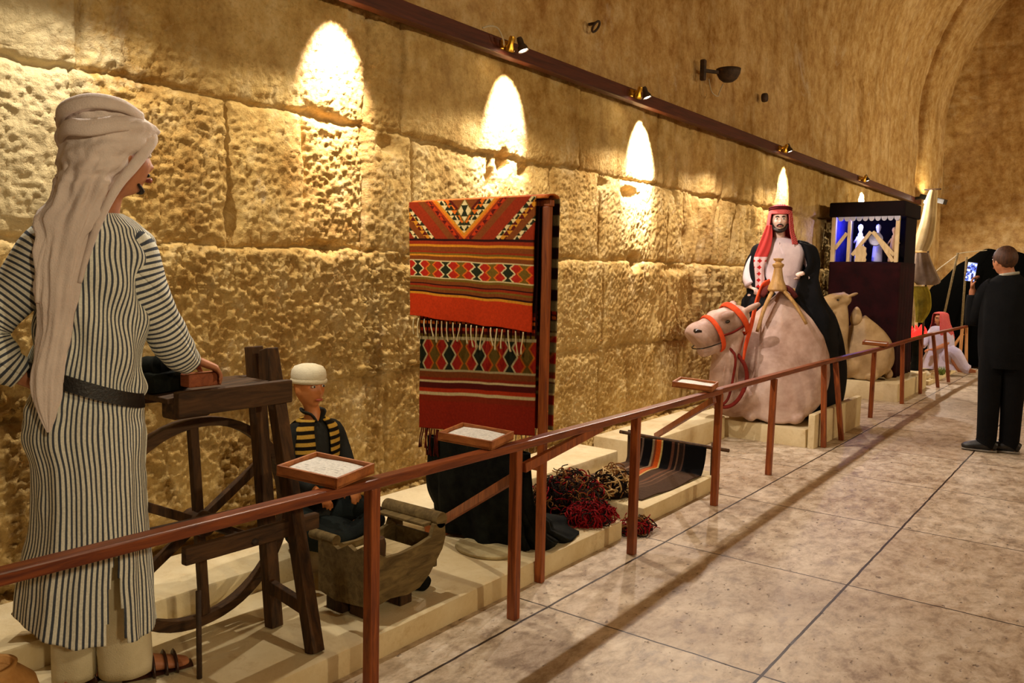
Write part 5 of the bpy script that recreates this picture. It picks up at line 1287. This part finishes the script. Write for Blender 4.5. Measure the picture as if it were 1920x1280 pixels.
# ------------------------------------------------------------------ canopied litter
M['maroon'] = cloth('dark_maroon_velvet', srgb(26, 4, 7), srgb(44, 8, 12)); M['black_velvet'] = cloth('black_canopy_cloth', srgb(12, 6, 8), srgb(24, 10, 12))
M['litter_wood'] = wood_mat('pale_carved_wood', srgb(196, 168, 120), srgb(226, 202, 156), .6, (4, 4, 1), 8)
def litter():
    o = thing('camel_litter', (-2.82, 11.65, .222), 'dark maroon canopied camel litter with pale posts behind the small camel', 'litter')
    x0, x1, y0, y1 = -3.25, -2.38, 11.22, 12.1
    # curtain body, slightly flaring and rippled
    b = MB(); n = 120; rows = []
    for z, e in ((1.69, 0), (1.6, 0), (1.2, .005), (.8, .0), (.45, .01), (.224, .015)):
        r = []
        for i in range(n + 1):
            t = i / n * 4; k = int(t) % 4; f = t - int(t)
            cs = [(x0, y0), (x1, y0), (x1, y1), (x0, y1)]; a, c_ = cs[k], cs[(k + 1) % 4]
            nx_, ny_ = [(0, -1), (1, 0), (0, 1), (-1, 0)][k]; rp = e + .012 * math.sin(f * 34) * (1.69 - z) * .6
            r.append((a[0] + (c_[0] - a[0]) * f + nx_ * rp, a[1] + (c_[1] - a[1]) * f + ny_ * rp, z))
        rows.append(r)
    b.grid(rows); q = b.build('curtain', M['maroon'], o); q.modifiers.new('thickness', 'SOLIDIFY').thickness = .01
    b = MB(); b.box(((x0 + x1) / 2, (y0 + y1) / 2, 1.68), (x1 - x0 - .02, y1 - y0 - .02, .03)); b.build('floor_board', M['black_velvet'], o, smooth=False)
    b = MB(); b.box(((x0 + x1) / 2, (y0 + y1) / 2, 2.37), (x1 - x0 + .06, y1 - y0 + .06, .19), bev=.02); b.build('canopy', M['black_velvet'], o, smooth=False)
    b = MB(); b.box(((x0 + x1) / 2, y1 - .01, 1.99), (x1 - x0 - .02, .012, .60)); b.box((x1 - .012, (y0 + y1) / 2 + .10, 1.99), (.012, (y1 - y0) - .26, .60)); b.build('shade_panel', M['black_velvet'], o, smooth=False)  # black panels added so the litter interior stays in shade
    b = MB(); b.box((x0 + .012, (y0 + y1) / 2, 1.99), (.012, y1 - y0 - .04, .60)); b.build('blue_glow_panel', cloth('blue_glow_tint', srgb(44, 40, 110), srgb(70, 64, 150)), o, smooth=False)  # added panel, its blue stands in for blue light on the wall
    # scalloped white fringe under the canopy
    b = MB()
    for k in range(10):
        x = x0 + .12 + k * .076; r = .036
        b.prism([(x - r, y0 - .01, 2.275)] + [(x + r * math.cos(PI + a), y0 - .01, 2.265 + .048 * math.sin(PI + a)) for a in [i * PI / 8 for i in range(9)]] + [(x + r, y0 - .01, 2.275)], (0, .006, 0))
    b.build('scalloped_fringe', cloth('white_lace', srgb(170, 170, 190), srgb(200, 200, 214)), o, smooth=False)
    for (x, y, w_) in [(x0 + .03, y0 + .03, .055), (x1 - .06, y0 + .03, .045), (x0 + .03, y1 - .04, .05), (x1 - .04, y1 - .04, .05), (-3.03, y0 + .05, .040)]:
        b = MB(); b.bar((x, y, 1.69), (x, y, 2.29), w_, w_, up=(0, 1, 0), bev=.004); b.build('post', M['litter_wood'], o, smooth=False)
    for (p, q_) in [((x0 + .05, y0 + .03, 1.86), (-3.06, y0 + .05, 2.07)), ((-2.98, y0 + .05, 1.78), (-2.76, y0 + .04, 2.08)), ((-2.74, y0 + .04, 2.08), (-2.46, y0 + .03, 1.78)), ((-2.72, y0 + .04, 2.07), (-2.47, y0 + .03, 1.70))]:
        b = MB(); b.bar(p, q_, .03, .045, up=(0, 0, 1), bev=.003); b.build('brace', M['litter_wood'], o, smooth=False)
    b = MB(); b.prism([(-2.935 + x, y0 + .01, 1.69 + z) for x, z in [(0, 0), (.13, 0), (.14, .03), (.13, .06), (.145, .10), (.13, .14), (.135, .18), (.10, .21), (.03, .21), (0, .18), (.01, .14), (-.005, .10), (.01, .06), (-.003, .03)]], (0, .02, 0)); b.build('carved_board', M['litter_wood'], o, smooth=False)
    b = MB(); b.lathe([(.002, .0), (.078, .0), (.088, .012), (.078, .022), (.06, .016), (.002, .016)], (-2.70, y0 + .06, 1.985), 28, Matrix.Rotation(PI / 2, 3, 'X')); b.build('round_plate', simple('silver_plate', srgb(120, 120, 150), srgb(150, 150, 176), 30, .4, .5, .002, 90, metal=.3), o, auto=40)
litter()
# dolls inside the litter (small draped shapes standing on its floor)
def doll(x, y, h, mat, label):
    b = MB(); b.lathe([(.062, 0), (.066, .02), (.058, h * .35), (.040, h * .60), (.030, h * .74), (.016, h * .79), (.026, h * .84), (.034, h * .91), (.026, h * .97), (.002, h)], (x, y, 1.697), 18)
    b.tube([(x - .03, y, 1.697 + h * .66), (x - .075, y - .01, 1.697 + h * .5)], [.016, .010], 8); b.tube([(x + .03, y, 1.697 + h * .66), (x + .07, y - .01, 1.697 + h * .52)], [.016, .010], 8)
    top(b.build('doll', mat), label, 'doll')
wh = cloth('bright_white_cloth', srgb(226, 224, 232), srgb(240, 238, 244)); 
doll(-2.95, 11.50, .50, wh, 'white draped doll inside the litter, tallest and brightest one')
doll(-2.74, 11.55, .50, cloth('lilac_cloth', srgb(170, 170, 220), srgb(196, 196, 236)), 'lilac draped doll inside the litter, right of the white one')
doll(-2.54, 11.55, .46, cloth('gold_cloth', srgb(170, 130, 80), srgb(196, 156, 100)), 'tan draped doll inside the litter near its right post')
lamp('POINT', 'litter_led', (-3.02, 11.38, 2.22), (0, 0, 0), 14, (.10, .12, 1.0), .02)
lamp('POINT', 'litter_spot', (-2.86, 11.34, 2.20), (0, 0, 0), 2.2, (.9, .9, 1.0), .02)

# ------------------------------------------------------------------ things beyond the litter
def hung_cloth(name, pts, mat, label, thick=.05, seed=1):
    """pts: (x, y, z, half width)"""
    rows = [(Vector(q[:3]), Vector((q[3], 0, 0)), Vector((0, thick, 0))) for q in interp_rows(pts, 40)]
    b = MB(); ringloft(b, rows, 48, .12, seed, foldfn=foldw(seed, (4, 7, 11))); b.f.append(tuple(range(48))); b.f.append(tuple(reversed(range(39 * 49, 39 * 49 + 48))))
    return top(b.build(name, mat), label, 'cloth', None)
hung_cloth('hanging_cloth', [(-2.36, 12.9, 2.74, .05), (-2.38, 12.9, 2.6, .075), (-2.40, 12.9, 2.3, .10), (-2.44, 12.9, 2.05, .12), (-2.48, 12.9, 1.88, .10)], cloth('beige_hanging_cloth', srgb(190, 164, 112), srgb(214, 190, 140)), 'beige cloth hanging just right of the dark litter', .05, 3)
hung_cloth('hanging_cloth', [(-2.46, 12.9, 1.86, .09), (-2.44, 12.9, 1.72, .12), (-2.40, 12.9, 1.55, .16), (-2.37, 12.9, 1.45, .17), (-2.38, 12.9, 1.40, .12)], cloth('grey_brown_cloth', srgb(120, 100, 84), srgb(150, 130, 112)), 'grey brown cloth hanging below the beige cloth', .06, 5)
hung_cloth('hanging_cloth', [(-2.46, 12.9, 1.38, .10), (-2.42, 12.9, 1.25, .11), (-2.40, 12.9, 1.05, .10), (-2.44, 12.9, .86, .05)], cloth('olive_yellow_cloth', srgb(110, 100, 30), srgb(176, 156, 50)), 'olive yellow cloth hanging below the grey brown cloth', .05, 8)
b = MB(); b.tube([(-2.40, 13.0, .06), (-2.40, 13.0, 2.76)], .015, 10); b.box((-2.42, 13.0, .075), (.25, .16, .03)); b.bar((-2.50, 13.0, 2.76), (-2.28, 13.0, 2.76), .02, .02)
top(b.build('cloth_stand', M['old'], auto=40), 'dark upright stand carrying the hanging cloths by the litter', 'stand')
# campfire group
t = thing('campfire_lamp', (-2.52, 13.22, .06), 'red paper flame lamp with orange glow on a dark pedestal', 'lamp')
b = MB(); b.lathe([(.09, .0), (.07, .04), (.05, .30), (.06, .52), (.09, .56), (.002, .57)], (0, 0, 0), 16); b.build('pedestal', M['black_cloth'], t, local=False)
b = MB()
for k in range(11):
    a = k * 2 * PI / 11; r = .075; h = .16 + .05 * math.sin(k * 2.3)
    b.tube([(r * math.cos(a), r * math.sin(a), .55), (1.7 * r * math.cos(a), 1.7 * r * math.sin(a), .55 + h * .5), (1.3 * r * math.cos(a + .3), 1.3 * r * math.sin(a + .3), .55 + h)], [(.03, .012), (.036, .012), (.006, .004)], 8, res=3)
b.build('paper_flames', emit('glowing_red_paper', (1.0, .03, .02, 1), 1.1, srgb(200, 30, 24)), t, local=False)
b = MB(); b.ell((0.0, -.075, .60), (.038, .03, .045)); b.build('bulb', emit('orange_bulb', (1.0, .36, .06, 1), 3.5, srgb(240, 140, 40)), t, local=False)
b = MB(); b.tube([(-2.595, 13.55, .06), (-2.60, 13.55, .6), (-2.61, 13.55, 1.16)], [.025, .03, .012], 12, res=3)
top(b.build('pale_staff', M['litter_wood']), 'pale thin staff standing upright behind the red flame lamp', 'staff')
rr = random.Random(5); whs = simple('white_rock', srgb(206, 190, 150), srgb(232, 220, 190), 10, .8, .2, .005, 40)
SP = [(-2.30, 12.80, .07, 'round white rock nearest the litter in the campfire ring'), (-2.23, 12.98, .055, 'white rock at the front of the campfire ring'), (-2.40, 13.32, .05, 'white rock in the middle of the campfire ring'),
      (-2.28, 13.25, .06, 'white rock beside the grass tuft in the campfire ring'), (-2.30, 13.75, .05, 'white rock at the back of the campfire ring')]
for k, (x, y, r, lb) in enumerate(SP):
    b = MB(); b.ell((x, y, .06 + r * .8), (r, r * .9, r * .8), nu=18, nv=12, fn=lambda q, k=k, r=r: q * (1 + .10 * math.sin(q.x / r * 3 + k) * math.cos(q.y / r * 3 + k)))
    top(b.build('white_rock', whs), lb, 'rock', 'white rocks of the campfire ring')
b = MB(); rr = random.Random(8)
for k in range(70):
    x, y = -2.24 + rr.uniform(-.05, .05), 13.62 + rr.uniform(-.12, .12); h = rr.uniform(.05, .13); dx = rr.uniform(-.04, .04)
    b.tube([(x, y, .06), (x + dx * .4, y, .06 + h * .6), (x + dx, y + rr.uniform(-.03, .03), .06 + h)], [.004, .003, .001], 5)
top(b.build('grass_tuft', simple('green_grass', srgb(70, 100, 34), srgb(130, 146, 60), 20, .8)), 'small green grass tuft behind the far railing', 'grass')
# seated figure by the fire
def seated():
    fr = Frame(-2.36, 14.15, (-0.16, 0.987))
    o = thing('person', fr(0, 0, .06), 'person sitting low beside the campfire in pale robe and red white headscarf', 'person')
    HR = fr.mat(-.8, -.6); hc = fr(-.02, 0, .86)
    b = MB(); add_head(b, hc, HR, .21)
    b.tube([fr(.03, 0, .14), fr(.03, 0, .30), fr(.02, 0, .50), fr(.0, 0, .66), fr(-.01, 0, .74)], [(.16, .12), (.14, .11), (.15, .11), (.16, .10), (.06, .05)], 16, res=2, up=fr.F)
    b.tube([fr(-.01, 0, .70), fr(-.02, 0, .80)], .045, 12)
    h1, h2 = fr(-.25, -.14, .42), fr(-.10, -.22, .40)
    b.tube([fr(-.12, 0, .66), fr(-.20, -.04, .52), h1], [.045, .04, .026], 12, res=2); b.tube([fr(.12, 0, .66), fr(.10, -.10, .50), h2], [.045, .04, .026], 12, res=2)
    add_hand(b, h1, -fr.R - fr.F * .4, (0, 0, -1), fr.F, .9, .6); add_hand(b, h2, -fr.R * .8 - fr.F * .5, (0, 0, -1), fr.F, .9, .6)
    for s_, e in ((1, .34), (-1, .26)):
        b.tube([fr(.05, -.02, .17), fr(.16, -.16 * 1, .36), fr(e, -.14, .14), fr(e + .10, -.16, .105), fr(e + .17, -.17, .10)], [.08, .07, .05, .035, .022], 12, res=3)
        b.f = b.f
    b.build('body', M['skin'], o, remesh=.009)
    face_parts(o, hc, HR, .21, M['dark_hair'])
    pale = cloth('pale_lilac_robe', srgb(176, 166, 190), srgb(206, 196, 216))
    ctrl = [(.76, -.07, .05, .06), (.73, -.15, .14, .10), (.60, -.18, .19, .14), (.42, -.17, .21, .16), (.25, -.22, .26, .20), (.10, -.26, .32, .24)]
    b = MB(); ringloft(b, [(fr((r[1] + r[2]) / 2, 0, r[0]), fr.R * ((r[2] - r[1]) / 2), fr.F * r[3]) for r in interp_rows(ctrl, 30)], 48, .05, 1, foldfn=foldw(31, (5, 8)))
    b.tube([fr(.05, -.05, .17), fr(.18, -.16, .38), fr(.34, -.15, .16), fr(.42, -.16, .12)], [.12, .10, .08, .07], 16, res=4)
    b.tube([fr(-.12, 0, .66), fr(-.20, -.04, .52), fr(-.235, -.12, .44)], [.06, .055, .045], 12, res=3)
    b.build('robe', pale, o)
    b = MB(); ctrl = [(.975, -.05, .02, .03), (.95, -.11, .08, .09), (.88, -.125, .10, .11), (.80, -.13, .12, .12), (.70, -.15, .16, .13), (.58, -.14, .19, .13)]
    ringloft(b, [(fr((r[1] + r[2]) / 2, .01, r[0]), fr.R * ((r[2] - r[1]) / 2), fr.F * r[3]) for r in interp_rows(ctrl, 30)], 48, .06, 1, foldfn=foldw(33, (5, 8)), skip=lambda a, v: v > .22 and abs(((a - 1.25 * PI + PI) % (2 * PI)) - PI) < .7)
    q = b.build('headscarf', M['kef'], o); q.modifiers.new('thickness', 'SOLIDIFY').thickness = .006
seated()
# black tent filling the end of the hall
def tent():
    dk = NT('black_goat_hair', 1.0, 0.0); dk.color(srgb(7, 7, 6)); dk.bump(dk.noise(60, 4, .6), .01, .6)
    o = thing('black_tent', (-1.0, 16.7, 0), 'large black woven tent at the far end behind the campfire', 'tent')
    ridge = [(-2.95, 1.35), (-2.5, 1.80), (-2.1, 2.04), (-1.6, 1.98), (-1.0, 1.92), (-.3, 1.97), (.4, 1.90), (1.2, 1.7)]
    rd = interp_rows([(x, z) for x, z in ridge], 70); G = np.zeros((70, 40, 3))
    for i, (x, z) in enumerate(rd):
        for k in range(40):
            t = k / 39 * 2 - 1        # -1 front eave, 1 rear
            zz = z - abs(t) ** 1.2 * z * .985 + 0.02 * math.sin(x * 14 + t * 3)
            G[i, k] = (x - .25 * abs(t) * (1 if x < -2 else 0), 16.6 + t * 1.1 + .03 * math.sin(x * 9), max(.012, zz))
    b = MB(); b.grid(G); q = b.build('tent_cloth', dk.m, o); q.modifiers.new('thickness', 'SOLIDIFY').thickness = .012
    for (p, q_) in [((-2.62, 15.2, .05), (-2.42, 15.6, 1.93)), ((-2.25, 15.3, .03), (-2.30, 15.7, 1.86))]:
        b = MB(); b.tube([p, q_], .018, 8); b.build('tent_pole', M['greywood'], o)
    b = MB(); b.tube([(-2.42, 15.6, 1.90), (-2.75, 15.3, 1.55), (-2.95, 15.1, 1.2)], .008, 6, res=3); b.tube([(-2.42, 15.6, 1.92), (-2.3, 15.8, 1.95), (-2.1, 16.4, 2.0)], .008, 6, res=3); b.build('rope', M['cable'], o)
tent()

# ------------------------------------------------------------------ the visitor with the phone
def visitor():
    fr = Frame(-.86, 8.13, (-0.105, 0.9945))
    o = thing('person', fr(0, 0, 0), 'person in black jacket and trousers standing on the aisle, holding up a lit phone', 'person')
    HR = fr.mat(-.68, .73); hc = fr(-.045, 0, 1.655)
    b = MB(); add_head(b, hc, HR, .24)
    b.tube([fr(.01, 0, 1.40), fr(.0, 0, 1.50), fr(-.03, 0, 1.60)], [.075, .062, .058], 14, res=2)
    b.tube([fr(-.0, 0, .86), fr(.0, 0, 1.0), fr(.0, 0, 1.2), fr(.0, 0, 1.38), fr(.0, 0, 1.48)], [(.15, .12), (.15, .12), (.17, .12), (.19, .11), (.10, .07)], 18, res=2, up=fr.F)
    hd = fr(-.268, .06, 1.405)
    b.tube([fr(-.12, .03, 1.42), fr(-.20, .06, 1.20), fr(-.245, .07, 1.12), hd], [.055, .048, .042, .028], 12, res=2)
    add_hand(b, hd, Vector((0, 0, 1)) - fr.R * .05, fr.R * .9 + fr.F * -.2, -fr.F, 1.0, .75, .7)
    h2 = fr(.10, .20, 1.10)
    b.tube([fr(.16, .02, 1.42), fr(.21, .05, 1.18), fr(.17, .14, 1.06), h2], [.055, .048, .038, .027], 12, res=2); add_hand(b, h2, -fr.R + Vector((0, 0, .3)), (0, 0, -1), fr.F, 1, .7)
    for a0, bb in ((-.085, -.02), (.085, .04)):
        b.tube([fr(a0 * .8, 0, .88), fr(a0, bb * .5, .5), fr(a0, bb, .12), fr(a0, bb, .07)], [.09, .065, .045, .04], 14, res=3)
        b.tube([fr(a0 + .06, bb, .045), fr(a0 - .05, bb, .05), fr(a0 - .15, bb, .035)], [(.035, .035), (.04, .035), (.03, .02)], 12, res=3)
    b.build('body', M['skin'], o, remesh=.008)
    face_parts(o, hc, HR, .24, M['brown_hair'])
    def hair(q):
        x, y, z = q
        if z < .0: y = y * .98 if y < 0 else y * .2
        if y > .05: z = z
        return Vector((x, y, z))
    b = MB(); b.ell(hc + HR @ Vector((0, -.014, .028)), (.088, .100, .104), HR, 32, 24, fn=lambda q: q * (1 + .02 * math.sin(q.x * 150) * math.sin(q.z * 130)) if q.z > -.055 or q.y < -.02 else Vector((q.x * .8, q.y * .6, q.z * .8)))
    b.build('hair', M['brown_hair'], o)
    jk = cloth('black_jacket', srgb(5, 5, 6), srgb(11, 12, 13))
    ctrl = [(1.545, -.07, .075, .065), (1.50, -.13, .13, .09), (1.455, -.185, .19, .115), (1.35, -.20, .21, .14), (1.15, -.205, .20, .155), (.95, -.20, .19, .155), (.80, -.185, .175, .15), (.74, -.175, .17, .145)]
    b = MB(); ringloft(b, [(fr((r[1] + r[2]) / 2, 0.01, r[0]), fr.R * ((r[2] - r[1]) / 2), fr.F * r[3]) for r in interp_rows(ctrl, 50)], 60, .03, 1, foldfn=foldw(41, (4, 7, 11)))
    b.tube([fr(-.10, .0, 1.45), fr(-.16, .03, 1.38), fr(-.225, .06, 1.19), fr(-.25, .07, 1.12), fr(-.262, .065, 1.24), fr(-.266, .06, 1.36)], [.075, .08, .07, .065, .058, .044], 18, res=4)
    b.tube([fr(.10, .0, 1.45), fr(.17, .02, 1.38), fr(.225, .06, 1.18), fr(.18, .15, 1.07), fr(.12, .19, 1.09)], [.075, .08, .068, .055, .044], 18, res=4)
    b.build('jacket', jk, o)
    b = MB(); N = 24; b.tube([fr(.0 + .068 * math.cos(2 * PI * i / N), .0 + .062 * math.sin(2 * PI * i / N), 1.545 + .012 * math.cos(2 * PI * i / N)) for i in range(N)], (.007, .014), 8, closed=True); b.build('collar', cloth('pale_collar', srgb(150, 146, 130), srgb(180, 176, 160)), o)
    b = MB()
    for a0, bb in ((-.085, -.02), (.085, .04)):
        b.tube([fr(a0 * .9, 0, .90), fr(a0, bb * .5, .70), fr(a0, bb * .8, .40), fr(a0, bb, .12), fr(a0 - .01, bb, .07)], [(.105, .12), (.098, .105), (.085, .088), (.078, .08), (.08, .085)], 24, res=5, up=fr.F)
    b.build('trousers', cloth('black_denim', srgb(4, 4, 4), srgb(9, 9, 10)), o)
    for a0, bb in ((-.085, -.02), (.085, .04)):
        b = MB(); b.tube([fr(a0 + .085, bb, .05), fr(a0 + .03, bb, .065), fr(a0 - .06, bb, .055), fr(a0 - .15, bb, .040), fr(a0 - .185, bb, .032)], [(.038, .035), (.048, .052), (.050, .045), (.046, .030), (.025, .016)], 18, res=4)
        s_ = b.build('shoe', M['leather'], o)
        b = MB(); b.tube([fr(a0 + .085, bb, .012), fr(a0 - .04, bb, .012), fr(a0 - .185, bb, .014)], [(.038, .011), (.052, .011), (.034, .010)], 16, res=3); b.build('sole', simple('pale_sole', srgb(120, 112, 100), srgb(150, 142, 128), 20), s_)
    # phone
    p = thing('phone', fr(-.285, .045, 1.485), "lit smartphone held up in the visitor's raised hand", 'phone')
    R_ = fr.mat(-.35, -.94); Rl = R_ @ Matrix.Rotation(-.12, 3, 'Y')
    b = MB(); b.box((0, 0, .075), (.085, .009, .172), Rl, bev=.004); b.build('phone_case', M['black_metal'], p, smooth=False, local=False)
    n = 40; U, V = np.meshgrid(np.linspace(-.038, .038, n), np.linspace(-.080, .080, n), indexing='ij')
    pts = [tuple(Rl @ Vector((u, .0056, v)) + Vector((0, 0, .075))) for u, v in zip(U.ravel(), V.ravel())]
    # picture on the screen: pale litter posts and canopy on blue
    a = np.zeros((n, n, 4)); a[..., 3] = 1; nz = fbm(U * 60, V * 60, 3, 77); a[..., :3] = (.10, .16, .85)
    a[..., :3] = np.where((nz > .12)[..., None], (.75, .8, 1.0), a[..., :3]); a[..., :3] = np.where((nz < -.22)[..., None], (.02, .02, .06), a[..., :3])
    t = NT('phone_screen', .2); at = t.n('ShaderNodeAttribute', attribute_name='paint'); t.color((0, 0, 0, 1)); t.l(at.outputs['Color'], t.b.inputs['Emission Color']); t.b.inputs['Emission Strength'].default_value = 1.6
    link_mesh('screen', pts, grid_faces(n, n), t.m, p, True, col=a.reshape(-1, 4))
visitor()
